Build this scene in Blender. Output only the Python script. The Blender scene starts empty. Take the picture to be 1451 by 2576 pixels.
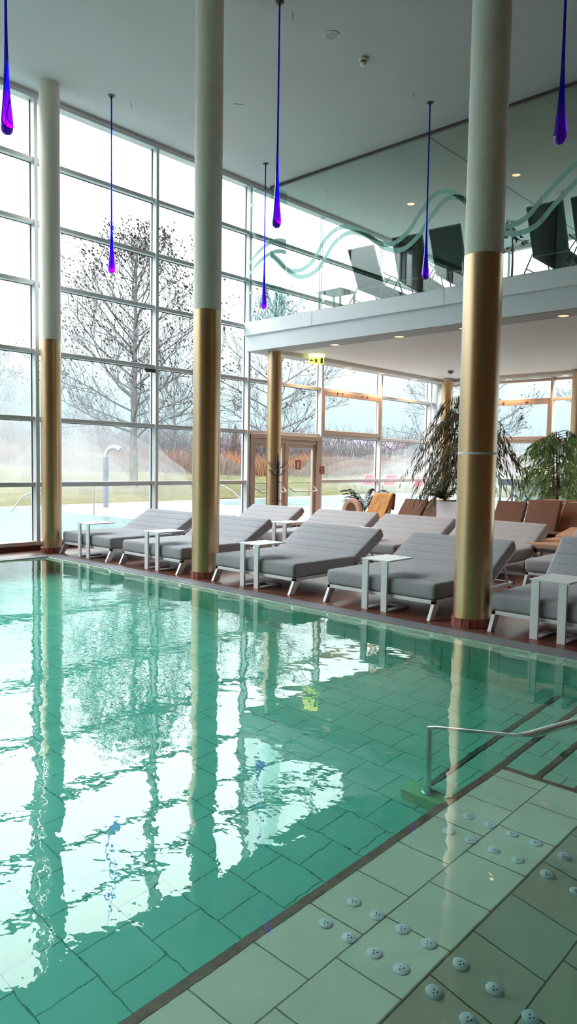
import bpy, bmesh, math, random
from mathutils import Vector, Matrix, noise as mnoise
PI = math.pi
R = math.radians
S = bpy.context.scene
COL = S.collection

# ---------------------------------------------------------------- helpers
def lin(c):
    return tuple(((v / 255) / 12.92 if v / 255 <= 0.04045 else ((v / 255 + 0.055) / 1.055) ** 2.4) for v in c)

class MB:
    def __init__(s):
        s.v = []; s.f = []
    def add(s, vs, fs):
        n = len(s.v); s.v += [tuple(v) for v in vs]; s.f += [tuple(i + n for i in f) for f in fs]; return s
    def box(s, x0, x1, y0, y1, z0, z1):
        vs = [(x0, y0, z0), (x1, y0, z0), (x1, y1, z0), (x0, y1, z0), (x0, y0, z1), (x1, y0, z1), (x1, y1, z1), (x0, y1, z1)]
        return s.add(vs, [(0, 3, 2, 1), (4, 5, 6, 7), (0, 1, 5, 4), (1, 2, 6, 5), (2, 3, 7, 6), (3, 0, 4, 7)])
    def hexa(s, vs):
        return s.add(vs, [(0, 3, 2, 1), (4, 5, 6, 7), (0, 1, 5, 4), (1, 2, 6, 5), (2, 3, 7, 6), (3, 0, 4, 7)])
    def bar(s, a, b, w, h, up=(0, 0, 1)):
        a = Vector(a); b = Vector(b); d = (b - a).normalized(); u = Vector(up)
        r = d.cross(u)
        if r.length < 1e-4: r = d.cross(Vector((1, 0, 0)))
        r.normalize(); u = r.cross(d)
        vs = []
        for p in (a, b):
            for i, j in ((-1, -1), (1, -1), (1, 1), (-1, 1)):
                vs.append(p + r * i * w / 2 + u * j * h / 2)
        return s.add(vs, [(0, 3, 2, 1), (4, 5, 6, 7), (0, 1, 5, 4), (1, 2, 6, 5), (2, 3, 7, 6), (3, 0, 4, 7)])
    def tube(s, pts, r, n=10, cap=True):
        pts = [Vector(p) for p in pts]
        rs = r if isinstance(r, (list, tuple)) else [r] * len(pts)
        base = len(s.v); prev = None
        for i, p in enumerate(pts):
            d = (pts[min(i + 1, len(pts) - 1)] - pts[max(i - 1, 0)])
            if d.length < 1e-9: d = Vector((0, 0, 1))
            d.normalize()
            if prev is None:
                u = d.cross(Vector((0, 0, 1)))
                if u.length < 1e-3: u = Vector((1, 0, 0))
            else:
                u = prev - d * prev.dot(d)
            u.normalize(); prev = u; w = d.cross(u)
            for k in range(n):
                a = 2 * PI * k / n
                q = p + (u * math.cos(a) + w * math.sin(a)) * rs[i]
                s.v.append(tuple(q))
        for i in range(len(pts) - 1):
            for k in range(n):
                a = base + i * n + k; b = base + i * n + (k + 1) % n
                s.f.append((a, b, b + n, a + n))
        if cap:
            s.f.append(tuple(base + k for k in reversed(range(n))))
            s.f.append(tuple(base + (len(pts) - 1) * n + k for k in range(n)))
        return s
    def lathe(s, prof, cx=0, cy=0, n=32):
        base = len(s.v)
        for r, z in prof:
            for k in range(n):
                a = 2 * PI * k / n
                s.v.append((cx + r * math.cos(a), cy + r * math.sin(a), z))
        for i in range(len(prof) - 1):
            for k in range(n):
                a = base + i * n + k; b = base + i * n + (k + 1) % n
                s.f.append((a, b, b + n, a + n))
        s.f.append(tuple(base + k for k in reversed(range(n))))
        s.f.append(tuple(base + (len(prof) - 1) * n + k for k in range(n)))
        return s
    def prism(s, poly, h0, h1, axis='z'):
        n = len(poly); vs = []
        for h in (h0, h1):
            for a, b in poly:
                vs.append({'z': (a, b, h), 'y': (a, h, b), 'x': (h, a, b)}[axis])
        fs = [tuple(reversed(range(n))), tuple(range(n, 2 * n))]
        for k in range(n):
            fs.append((k, (k + 1) % n, n + (k + 1) % n, n + k))
        return s.add(vs, fs)
    def grid(s, xs, ys, zs, fn=None):
        """surface of a box with the given divisions, every vertex mapped by fn"""
        idx = {}
        def vid(i, j, k):
            key = (i, j, k)
            if key not in idx:
                p = Vector((xs[i], ys[j], zs[k]))
                s.v.append(tuple(fn(p) if fn else p)); idx[key] = len(s.v) - 1
            return idx[key]
        X, Y, Z = len(xs) - 1, len(ys) - 1, len(zs) - 1
        for i in range(X):
            for j in range(Y):
                s.f.append((vid(i, j, Z), vid(i + 1, j, Z), vid(i + 1, j + 1, Z), vid(i, j + 1, Z)))
                s.f.append((vid(i, j, 0), vid(i, j + 1, 0), vid(i + 1, j + 1, 0), vid(i + 1, j, 0)))
        for i in range(X):
            for k in range(Z):
                s.f.append((vid(i, 0, k), vid(i + 1, 0, k), vid(i + 1, 0, k + 1), vid(i, 0, k + 1)))
                s.f.append((vid(i, Y, k), vid(i, Y, k + 1), vid(i + 1, Y, k + 1), vid(i + 1, Y, k)))
        for j in range(Y):
            for k in range(Z):
                s.f.append((vid(0, j, k), vid(0, j, k + 1), vid(0, j + 1, k + 1), vid(0, j + 1, k)))
                s.f.append((vid(X, j, k), vid(X, j + 1, k), vid(X, j + 1, k + 1), vid(X, j, k + 1)))
        return s
    def build(s, name, mat, parent=None, smooth=35, bevel=0, recalc=True):
        me = bpy.data.meshes.new(name)
        me.from_pydata(s.v, [], s.f); me.update()
        if recalc:
            bm = bmesh.new(); bm.from_mesh(me)
            bmesh.ops.recalc_face_normals(bm, faces=bm.faces[:])
            bm.to_mesh(me); bm.free()
        if smooth:
            me.polygons.foreach_set('use_smooth', [True] * len(me.polygons))
            me.set_sharp_from_angle(angle=R(smooth))
        o = bpy.data.objects.new(name, me); COL.objects.link(o)
        me.materials.append(mat)
        if parent: o.parent = parent
        if bevel:
            b = o.modifiers.new('bevel', 'BEVEL'); b.width = bevel; b.segments = 2; b.limit_method = 'ANGLE'; b.angle_limit = R(40)
        return o

def empty(name, loc=(0, 0, 0), rz=0):
    o = bpy.data.objects.new(name, None); COL.objects.link(o)
    o.location = loc; o.rotation_euler = (0, 0, rz); o.empty_display_size = 0.1
    return o
def tag(o, label=None, cat=None, group=None, kind=None):
    if label: o['label'] = label
    if cat: o['category'] = cat
    if group: o['group'] = group
    if kind: o['kind'] = kind
    return o
KIDS = {}
def copy_tree(o, parent=None):
    c = o.copy(); COL.objects.link(c)
    if parent: c.parent = parent
    for ch in [x for x in bpy.data.objects if x.parent == o]:
        copy_tree(ch, c)
    return c

def rbox(x0, x1, y0, y1, z0, z1, r, nx=(), ny=(), nz=(), fn=None):
    """rounded box; nx, ny, nz give extra division coordinates"""
    def divs(a, b, extra):
        e = [a + r * t for t in (0, .12, .35, .65, 1)] + [b - r * t for t in (1, .65, .35, .12, 0)]
        e += [q for q in extra if a + r < q < b - r]
        e = sorted(set(round(q, 5) for q in e)); return e
    lo = Vector((x0 + r, y0 + r, z0 + r)); hi = Vector((x1 - r, y1 - r, z1 - r))
    def f(p):
        c = Vector((min(max(p.x, lo.x), hi.x), min(max(p.y, lo.y), hi.y), min(max(p.z, lo.z), hi.z)))
        d = p - c
        if d.length > 1e-9:
            p = c + d.normalized() * r
        return fn(p) if fn else p
    return MB().grid(divs(x0, x1, nx), divs(y0, y1, ny), divs(z0, z1, nz), f)

# ---------------------------------------------------------------- materials
class NT:
    def __init__(s, name):
        s.m = bpy.data.materials.new(name); s.m.use_nodes = True
        s.t = s.m.node_tree; s.n = s.t.nodes; s.l = s.t.links
        for x in list(s.n): s.n.remove(x)
        s.out = s.n.new('ShaderNodeOutputMaterial')
    def node(s, kind, **kw):
        x = s.n.new(kind)
        for k, v in kw.items():
            if k in x.inputs.keys() if isinstance(k, str) else False: x.inputs[k].default_value = v
            else: setattr(x, k, v)
        return x
    def link(s, a, b): s.l.new(a, b)
def P(name, col, rough=.5, metal=0, spec=.5, var=0, vscale=8, bump=0, bscale=60, coat=0, emis=None, estr=0, vstretch=None):
    t = NT(name); b = t.node('ShaderNodeBsdfPrincipled')
    b.inputs['Base Color'].default_value = (*col, 1); b.inputs['Roughness'].default_value = rough
    b.inputs['Metallic'].default_value = metal; b.inputs['Specular IOR Level'].default_value = spec
    b.inputs['Coat Weight'].default_value = coat; b.inputs['Coat Roughness'].default_value = .28
    if emis: b.inputs['Emission Color'].default_value = (*emis, 1); b.inputs['Emission Strength'].default_value = estr
    t.link(b.outputs[0], t.out.inputs[0])
    if var or bump:
        tc = t.node('ShaderNodeTexCoord'); src = tc.outputs['Object']
        if vstretch:
            mp = t.node('ShaderNodeMapping'); mp.inputs['Scale'].default_value = vstretch
            t.link(src, mp.inputs[0]); src = mp.outputs[0]
    if var:
        nz = t.node('ShaderNodeTexNoise'); nz.inputs['Scale'].default_value = vscale; nz.inputs['Detail'].default_value = 4
        t.link(src, nz.inputs['Vector'])
        mr = t.node('ShaderNodeMapRange'); mr.inputs['From Min'].default_value = .3; mr.inputs['From Max'].default_value = .7
        mr.inputs['To Min'].default_value = 1 - var; mr.inputs['To Max'].default_value = 1 + var
        t.link(nz.outputs[0], mr.inputs[0])
        mx = t.node('ShaderNodeVectorMath', operation='SCALE'); mx.inputs[0].default_value = col
        t.link(mr.outputs[0], mx.inputs['Scale']); t.link(mx.outputs[0], b.inputs['Base Color'])
    if bump:
        n2 = t.node('ShaderNodeTexNoise'); n2.inputs['Scale'].default_value = bscale; n2.inputs['Detail'].default_value = 3
        t.link(tc.outputs['Object'], n2.inputs['Vector'])
        bp = t.node('ShaderNodeBump'); bp.inputs['Strength'].default_value = bump; bp.inputs['Distance'].default_value = .01
        t.link(n2.outputs[0], bp.inputs['Height']); t.link(bp.outputs[0], b.inputs['Normal'])
    return t.m
def tiles(name, c1, c2, grout, bw, rh, offs, shift=(0, 0), swap=False, rough=.3, mortar=.004, spec=.5, wall=False, var=.06):
    """running-bond tiles from world coordinates"""
    t = NT(name); b = t.node('ShaderNodeBsdfPrincipled'); b.inputs['Roughness'].default_value = rough
    b.inputs['Specular IOR Level'].default_value = spec
    tc = t.node('ShaderNodeTexCoord'); sp = t.node('ShaderNodeSeparateXYZ'); cb = t.node('ShaderNodeCombineXYZ')
    t.link(tc.outputs['Object'], sp.inputs[0])
    ax = ('Y', 'X') if swap else ('X', 'Y')
    if wall: ax = (wall, 'Z')
    t.link(sp.outputs[ax[0]], cb.inputs[0]); t.link(sp.outputs[ax[1]], cb.inputs[1])
    mp = t.node('ShaderNodeVectorMath', operation='SUBTRACT'); mp.inputs[1].default_value = (shift[0] - 100 * bw, shift[1] - 100 * rh, 0)
    t.link(cb.outputs[0], mp.inputs[0])
    br = t.node('ShaderNodeTexBrick'); br.offset = offs; br.offset_frequency = 2; br.squash = 1
    br.inputs['Color1'].default_value = (*c1, 1); br.inputs['Color2'].default_value = (*c2, 1); br.inputs['Mortar'].default_value = (*grout, 1)
    br.inputs['Scale'].default_value = 1; br.inputs['Mortar Size'].default_value = mortar; br.inputs['Mortar Smooth'].default_value = .2
    br.inputs['Bias'].default_value = 0; br.inputs['Brick Width'].default_value = bw; br.inputs['Row Height'].default_value = rh
    t.link(mp.outputs[0], br.inputs['Vector'])
    nz = t.node('ShaderNodeTexNoise'); nz.inputs['Scale'].default_value = 3; nz.inputs['Detail'].default_value = 5
    t.link(tc.outputs['Object'], nz.inputs['Vector'])
    mr = t.node('ShaderNodeMapRange'); mr.inputs['From Min'].default_value = .3; mr.inputs['From Max'].default_value = .7
    mr.inputs['To Min'].default_value = 1 - var; mr.inputs['To Max'].default_value = 1 + var
    t.link(nz.outputs[0], mr.inputs[0])
    mx = t.node('ShaderNodeVectorMath', operation='SCALE'); t.link(br.outputs['Color'], mx.inputs[0]); t.link(mr.outputs[0], mx.inputs['Scale'])
    t.link(mx.outputs[0], b.inputs['Base Color'])
    bp = t.node('ShaderNodeBump'); bp.inputs['Strength'].default_value = .4; bp.inputs['Distance'].default_value = .003; bp.invert = True
    t.link(br.outputs['Fac'], bp.inputs['Height']); t.link(bp.outputs[0], b.inputs['Normal'])
    t.link(b.outputs[0], t.out.inputs[0])
    return t.m
def glass(name, tint, ior=1.5, boost=1.0):
    t = NT(name); tr = t.node('ShaderNodeBsdfTransparent'); tr.inputs[0].default_value = (*tint, 1)
    gl = t.node('ShaderNodeBsdfGlossy'); gl.inputs['Roughness'].default_value = 0.0
    fr = t.node('ShaderNodeFresnel'); geo = t.node('ShaderNodeNewGeometry')
    ir = t.node('ShaderNodeMapRange'); ir.inputs['To Min'].default_value = ior; ir.inputs['To Max'].default_value = 1 / ior
    t.link(geo.outputs['Backfacing'], ir.inputs[0]); t.link(ir.outputs[0], fr.inputs[0])
    mu = t.node('ShaderNodeMath', operation='MULTIPLY'); mu.inputs[1].default_value = boost; mu.use_clamp = True
    mx = t.node('ShaderNodeMixShader')
    t.link(fr.outputs[0], mu.inputs[0]); t.link(mu.outputs[0], mx.inputs[0]); t.link(tr.outputs[0], mx.inputs[1]); t.link(gl.outputs[0], mx.inputs[2])
    t.link(mx.outputs[0], t.out.inputs[0]); return t.m

M = {}
M['ceiling'] = P('ceiling_paint', (.47, .465, .47), .8, var=.02, vscale=.6)
M['soffit'] = P('soffit_paint', (.62, .58, .55), .7)
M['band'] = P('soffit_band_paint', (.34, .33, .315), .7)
M['fascia'] = P('fascia_paint', (.62, .645, .67), .6)
M['white'] = P('white_metal', (.74, .75, .76), .35)
M['frame'] = P('facade_paint', (.66, .67, .69), .35)
M['warm_lit_frame'] = P('facade_paint_warm_lit', (.62, .50, .42), .4)  # facade frames with the downlights' warm glow put into the colour
M['seal'] = P('dark_gasket', (.05, .055, .06), .6)
M['ledge'] = P('white_stone', (.70, .71, .74), .4, var=.035, vscale=14)
M['plaster'] = P('column_plaster', (.80, .72, .66), .75, bump=.15, bscale=120)
M['gold'] = P('champagne_metal', (.58, .38, .20), .32, metal=.80, coat=1.0, var=.05, vscale=3, vstretch=(1, 1, .2))
M['base_tile'] = P('red_base_tile', (.26, .075, .05), .3, var=.25, vscale=9)
M['deck'] = tiles('red_brown_deck_tile', (.150, .055, .038), (.185, .07, .048), (.08, .04, .033), .145, .145, 0, rough=.32, var=.15)
M['baseboard'] = P('dark_red_tile', (.11, .018, .015), .3, var=.1)
M['grate'] = P('grey_plastic_grate', (.22, .22, .24), .5)
M['gap'] = P('gutter_dark', (.015, .015, .015), .8)
TC = ((.66, .62, .48), (.62, .59, .46), (.17, .18, .13))
M['pool_floor'] = tiles('pool_floor_tile', TC[0], TC[1], TC[2], .30, .3035, .42, shift=(-2.885, 1.412), rough=.4, mortar=.0036)
M['pool_wall'] = tiles('pool_wall_tile', (.38, .60, .43), (.35, .57, .41), (.10, .22, .15), .30, .30, 0, shift=(0, -.115), wall='X', rough=.4, mortar=.004)
M['pool_wall_y'] = tiles('pool_side_tile', (.38, .60, .43), (.35, .57, .41), (.10, .22, .15), .30, .30, 0, shift=(0, -.115), wall='Y', rough=.4, mortar=.004)
M['bench'] = tiles('bench_tile', (.80, .78, .62), (.76, .75, .58), (.24, .23, .17), .3265, .30, .53, shift=(1.885, -1.605), swap=True, rough=.4, mortar=.004)
M['bench2'] = tiles('sand_bench_tile', (.80, .66, .48), (.70, .72, .58), (.24, .20, .14), .3265, .30, .53, shift=(1.885, -1.605), swap=True, rough=.4, mortar=.004)
M['nosing'] = P('brown_ribbed_nosing', (.22, .12, .08), .5, var=.35, vscale=30)
M['plinth'] = P('mustard_pool_tile', (.70, .62, .30), .5, var=.1)
M['inlet'] = P('white_inlet_plastic', (.85, .85, .85), .4)
M['hole'] = P('dark_hole', (.01, .01, .015), .8)
M['steel'] = P('brushed_steel', (.78, .78, .78), .32, metal=1)
M['fabric'] = P('grey_outdoor_fabric', (.33, .335, .36), .9, spec=.25, var=.05, vscale=30, bump=.25, bscale=500)
M['brown'] = P('brown_cushion', (.15, .085, .065), .9, spec=.2, var=.08, vscale=20)
M['tan'] = P('tan_cushion', (.42, .26, .19), .9, spec=.2, var=.06)
M['ochre'] = P('ochre_blanket', (.50, .27, .10), .95, var=.1, vscale=12)
M['pink'] = P('pale_rose_fabric', (.55, .38, .32), .9)
M['rattan'] = P('dark_wicker', (.05, .035, .03), .7, var=.3, vscale=60)
M['wood'] = P('teak_wood', (.30, .15, .07), .5, var=.2, vscale=6, vstretch=(1, 12, 12))
M['wallwood'] = P('brown_wall_panel', (.30, .14, .065), .55, var=.18, vscale=2, vstretch=(6, 6, .5))
M['darkmetal'] = P('dark_green_grey_tube', (.16, .21, .19), .4, metal=.6)
M['sling'] = P('dark_green_mesh', (.012, .045, .038), .85, spec=.2, var=.15, vscale=50)
M['track'] = P('brushed_dark_track', (.11, .10, .10), .5, metal=.5, var=.4, vscale=60)
M['black'] = P('black_metal', (.01, .01, .012), .4)
M['red'] = P('red_plastic', (.45, .02, .02), .4)
M['mezz_floor'] = P('mezzanine_floor', (.22, .19, .17), .6)
M['planter'] = P('white_planter', (.72, .72, .74), .5)
M['soil'] = P('potting_soil', (.05, .035, .025), .95, var=.3, vscale=40)
M['leafdark'] = P('dark_weeping_leaf', (.045, .075, .04), .45, var=.4, vscale=8)
M['leaf'] = P('green_leaf', (.30, .46, .19), .4, var=.45, vscale=7)
M['fern'] = P('fern_leaf', (.06, .15, .05), .5, var=.3, vscale=9)
M['stem'] = P('brown_stem', (.16, .10, .06), .8)
M['paleleaf'] = P('dry_trunk_bast', (.55, .45, .24), .9, var=.2)
M['counter'] = P('blue_grey_laminate', (.30, .33, .37), .4)
M['bird'] = P('black_bird_decal', (.01, .012, .014), .6)
M['textwhite'] = P('white_vinyl', (.8, .8, .8), .6)
M['pane'] = glass('clear_window_glass', (.96, .985, .98), 1.45)
M['balglass'] = glass('green_tinted_glass', (.84, .93, .905), 1.55, 1.2)
M['retglass'] = glass('grey_green_curved_glass', (.60, .72, .72), 1.55, 1.3)
M['canopy'] = P('pendant_canopy_metal', (.06, .06, .065), .35, metal=.8)
M['speaker'] = P('speaker_grille', (.33, .36, .36), .6, var=.1, vscale=200)
M['offwhite'] = P('off_white_plastic', (.60, .58, .52), .5)
M['slit'] = P('ceiling_slit_grey', (.16, .16, .16), .7)
M['joint'] = P('ceiling_joint_shadow_gap', (.17, .18, .18), .8)
M['etch'] = (lambda: (lambda t: (t.link((lambda mx, a, b: (t.link(a.outputs[0], mx.inputs[1]), t.link(b.outputs[0], mx.inputs[2]), mx)[2])(
    t.node('ShaderNodeMixShader', ), t.node('ShaderNodeBsdfTransparent'), t.node('ShaderNodeBsdfDiffuse')).outputs[0], t.out.inputs[0]), t.m)[1])(NT('etched_glass')))()
for nd in M['etch'].node_tree.nodes:
    if nd.type == 'MIX_SHADER': nd.inputs[0].default_value = .88
    if nd.type == 'BSDF_DIFFUSE': nd.inputs[0].default_value = (.36, .60, .54, 1)
    if nd.type == 'BSDF_TRANSPARENT': nd.inputs[0].default_value = (.8, .92, .88, 1)
M['lamp'] = P('warm_lamp_lens', (1, .8, .6), .4, emis=(1.0, .46, .20), estr=.75)
M['sign'] = P('exit_sign_yellow_green', (.6, .8, .1), .5, emis=(.75, .95, .12), estr=1.3)
M['signtop'] = P('exit_sign_glow_body', (.8, .85, .4), .5, emis=(1, .95, .35), estr=1.5)
M['signmark'] = P('exit_sign_green', (.10, .16, .02), .6)

def mat_water():
    t = NT('pool_water')
    g = t.node('ShaderNodeBsdfGlass'); g.inputs['IOR'].default_value = 1.333; g.inputs['Roughness'].default_value = 0.0
    tc = t.node('ShaderNodeTexCoord')
    def nz(scale, detail, stretch, rot=0, dist=0):
        mp = t.node('ShaderNodeMapping'); mp.inputs['Scale'].default_value = stretch; mp.inputs['Rotation'].default_value = (0, 0, rot)
        t.link(tc.outputs['Object'], mp.inputs[0])
        n = t.node('ShaderNodeTexNoise'); n.inputs['Scale'].default_value = scale; n.inputs['Detail'].default_value = detail
        n.inputs['Roughness'].default_value = .45; n.inputs['Distortion'].default_value = dist
        t.link(mp.outputs[0], n.inputs['Vector']); return n.outputs[0]
    a = nz(1.1, 1.5, (1, 1, 1), R(38), .4)
    b = nz(4.2, 2, (1.0, 1.25, 1), R(50), .3)
    c = nz(13, 2, (1, 1.3, 1), R(40), .2)
    def mul(x, k):
        m = t.node('ShaderNodeMath', operation='MULTIPLY'); m.inputs[1].default_value = k; t.link(x, m.inputs[0]); return m.outputs[0]
    def add(x, y):
        m = t.node('ShaderNodeMath', operation='ADD'); t.link(x, m.inputs[0]); t.link(y, m.inputs[1]); return m.outputs[0]
    # agitated water towards the far right, where the photo shows choppy ripples
    mask = nz(.35, 0, (1, 1, 1))
    mr = t.node('ShaderNodeMapRange'); mr.inputs['From Min'].default_value = .42; mr.inputs['From Max'].default_value = .62
    mr.inputs['To Min'].default_value = .25; mr.inputs['To Max'].default_value = 1.0; t.link(mask, mr.inputs[0])
    cm = t.node('ShaderNodeMath', operation='MULTIPLY'); t.link(mul(c, WAVE[2]), cm.inputs[0]); t.link(mr.outputs[0], cm.inputs[1])
    h = add(add(mul(a, WAVE[0]), mul(b, WAVE[1])), cm.outputs[0])
    bp = t.node('ShaderNodeBump'); bp.inputs['Strength'].default_value = 1; bp.inputs['Distance'].default_value = 1
    t.link(h, bp.inputs['Height']); t.link(bp.outputs[0], g.inputs['Normal'])
    t.link(g.outputs[0], t.out.inputs[0])
    v = t.node('ShaderNodeVolumeAbsorption'); v.inputs['Color'].default_value = (.42, .905, .885, 1); v.inputs['Density'].default_value = 1.0
    t.link(v.outputs[0], t.out.inputs[1])
    return t.m
WAVE = (.0062, .0017, .0005)
M['water'] = mat_water()
def mat_drop():
    t = NT('cobalt_violet_glass')
    g = t.node('ShaderNodeBsdfPrincipled'); g.inputs['Roughness'].default_value = .03; g.inputs['IOR'].default_value = 1.45
    g.inputs['Transmission Weight'].default_value = .85
    tc = t.node('ShaderNodeTexCoord'); sp = t.node('ShaderNodeSeparateXYZ'); t.link(tc.outputs['Object'], sp.inputs[0])
    r = t.node('ShaderNodeValToRGB'); mr = t.node('ShaderNodeMapRange'); mr.inputs['From Min'].default_value = -3.06; mr.inputs['From Max'].default_value = -1.9
    t.link(sp.outputs[2], mr.inputs[0]); t.link(mr.outputs[0], r.inputs[0])
    e = r.color_ramp.elements; e[0].position = .12; e[0].color = (.16, .0, .95, 1); e[1].position = .40; e[1].color = (.002, .001, .72, 1)
    t.link(r.outputs[0], g.inputs['Base Color']); t.link(g.outputs[0], t.out.inputs[0]); return t.m
M['drop'] = mat_drop()

# ---------------------------------------------------------------- the hall shell
FX = -12.2          # glass facade plane
CZ = 8.03           # ceiling
BY = 20.1           # rear facade
RX = 7.5; NY = -9.0 # unseen walls to the right of and behind the viewer
PX0, PY1 = -11.25, 6.19   # pool corner
WZ = -.015

def st(o): o['kind'] = 'structure'; return o
st(MB().box(FX - .3, RX + .2, NY - .2, BY + .2, CZ, CZ + .35).build('ceiling', M['ceiling'], smooth=0))
fl = MB()
fl.box(FX - .05, RX, 6.45, BY, -.35, 0)          # deck beyond the pool
fl.box(FX - .05, PX0 - .2, NY, 6.45, -.35, 0)     # strip by the left facade
fl.box(3.2, RX, NY, 6.45, -.35, 0)
fl.box(PX0 - .2, 3.2, NY, -3.2, -.35, 0)
st(fl.build('floor', M['deck'], smooth=0))
st(MB().box(RX, RX + .2, NY, BY, 0, CZ).build('wall_right', M['wallwood'], smooth=0))
st(MB().box(FX, RX, NY - .2, NY, 0, CZ).build('wall_near', M['wallwood'], smooth=0))
b = MB()
b.box(FX, FX + .02, NY, BY, 0.0, .09)
st(b.build('baseboard_left', M['baseboard'], smooth=0))
st(MB().box(FX - .28, FX - .02, NY, BY, .0, .02).build('trim_1', M['frame'], smooth=0))

# left facade: bays between mullions
MUL = [-6.62, -4.0, -1.37, 1.25, 3.87, 6.50, 9.13, 11.76, 14.40, 17.02, 19.66]
TRZ = [1.155, 2.335, 3.535, 4.735, 5.79, 6.86]
def mullion(y, z0, z1, par=None, mat='frame'):
    m = MB(); m.box(FX - .16, FX + .05, y - .035, y + .035, z0, z1)
    o = m.build('mullion', M[mat], par, smooth=0, bevel=.006)
    return o
wn = 0
edges = [NY + .1] + MUL
for i in range(len(edges)):
    y0 = edges[i]; y1 = edges[i + 1] if i + 1 < len(edges) else BY - .05
    wn += 1
    root = st(empty('window_%d' % wn, (0, 0, 0)))
    lower = y0 > 11.5
    mullion(y1, .09, CZ if not lower else 4.2, root)
    f = MB(); g = MB(); sl = MB()
    for z in TRZ:
        if lower and 4.1 < z < 4.9: continue
        if abs(y0 - 11.76) < .1 and z < 2.3: continue
        f.box(FX - .14, FX + .01, y0 + .035, y1 - .035, z, z + .075)
    f.box(FX - .16, FX + .03, y0 + .035, y1 - .035, CZ - .11, CZ)
    f.box(FX - .16, FX + .03, y0 + .035, y1 - .035, .09, .16)
    f.build('transom', M['frame'], root, smooth=0, bevel=.005)
    sl.box(FX - .10, FX - .085, y0 + .035, y0 + .05, .16, CZ - .11)
    sl.box(FX - .10, FX - .085, y1 - .05, y1 - .035, .16, CZ - .11)
    for z in TRZ: sl.box(FX - .10, FX - .085, y0 + .05, y1 - .05, z - .012, z)
    sl.build('gasket', M['seal'], root, smooth=0)
    g.add([(FX - .12, y0, .1), (FX - .12, y1, .1), (FX - .12, y1, CZ), (FX - .12, y0, CZ)], [(0, 1, 2, 3)])
    g.build('pane', M['pane'], root, smooth=0, recalc=False)
# header face in front of the top frame
st(MB().box(FX - .16, FX + .06, NY, BY, CZ - .06, CZ).build('trim_2', M['ceiling'], smooth=0))

# screw patterns on two mullions
for k, y in enumerate((6.50, 9.13)):
    m = MB()
    for a in (-.012, .02):
        for z in (5.95, 6.0, 6.1, 6.16):
            m.tube([(FX - .06 + a * 2, y - .036, z), (FX - .06 + a * 2, y - .039, z)], .007, 8)
    o = m.build('mullion_bolt', M['seal']); tag(o, ['bolt pattern on the mullion beside the leftmost column', 'bolt pattern on the mullion between the two left columns'][k], 'bolts', kind='stuff')

# rear facade
wn0 = wn
RM = [-11.15, -8.5, -5.88, -3.25, -.6, 2.0, 4.6, RX - .05]
x0 = FX
st(MB().box(FX - .1, FX + .12, BY - .22, BY + .12, 0, 4.2).build('trim_3', M['frame'], smooth=0, bevel=.01))
for i, x1 in enumerate(RM):
    wn += 1; root = st(empty('window_%d' % wn))
    MB().box(x1 - .035, x1 + .035, BY - .05, BY + .15, 0, 4.2).build('mullion', M['warm_lit_frame'], root, smooth=0, bevel=.006)
    f = MB()
    for z in ((3.535, 2.335, .05, 4.1) if i != 1 else (3.535, 2.335, .05, 4.1)):
        f.box(x0 + .035, x1 - .035, BY, BY + .14, z, z + .075)
    f.build('transom', M['warm_lit_frame'], root, smooth=0, bevel=.005)
    if i == 1:
        f = MB(); a, c = x0 + .035, x1 - .035
        f.box(a, c, BY - .03, BY + .05, 2.41, 2.53); f.box(a, c, BY - .03, BY + .05, 3.44, 3.535)
        f.box(a, a + .08, BY - .03, BY + .05, 2.53, 3.44); f.box(c - .08, c, BY - .03, BY + .05, 2.53, 3.44)
        sa = f.build('vent_sash', M['warm_lit_frame'], root, smooth=0, bevel=.006)
        h = MB()
        for px in (a + .45, a + 1.15, a + 1.85): h.box(px, px + .05, BY - .06, BY - .03, 3.50, 3.53)
        h.build('hinge', M['seal'], sa, smooth=0)
    MB().add([(x0, BY + .08, .05), (x1, BY + .08, .05), (x1, BY + .08, 4.2), (x0, BY + .08, 4.2)], [(0, 1, 2, 3)]).build('pane', M['pane'], root, smooth=0, recalc=False)
    x0 = x1
# upper storey: solid band above a low strip of glass
w = MB(); w.box(FX, RX, BY, BY + .15, 7.92, CZ); w.box(FX, RX, BY, BY + .15, 4.2, 5.0)
st(w.build('wall_back', M['soffit'], smooth=0))
wn += 1; root = st(empty('window_%d' % wn))
f = MB()
for k in range(9): f.box(FX + 2.2 * k, FX + 2.2 * k + .07, BY + .02, BY + .12, 5.0, 7.92)
f.build('mullion', M['frame'], root, smooth=0)
MB().add([(FX, BY + .08, 5), (RX, BY + .08, 5), (RX, BY + .08, 7.92), (FX, BY + .08, 7.92)], [(0, 1, 2, 3)]).build('pane', M['pane'], root, smooth=0, recalc=False)

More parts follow.
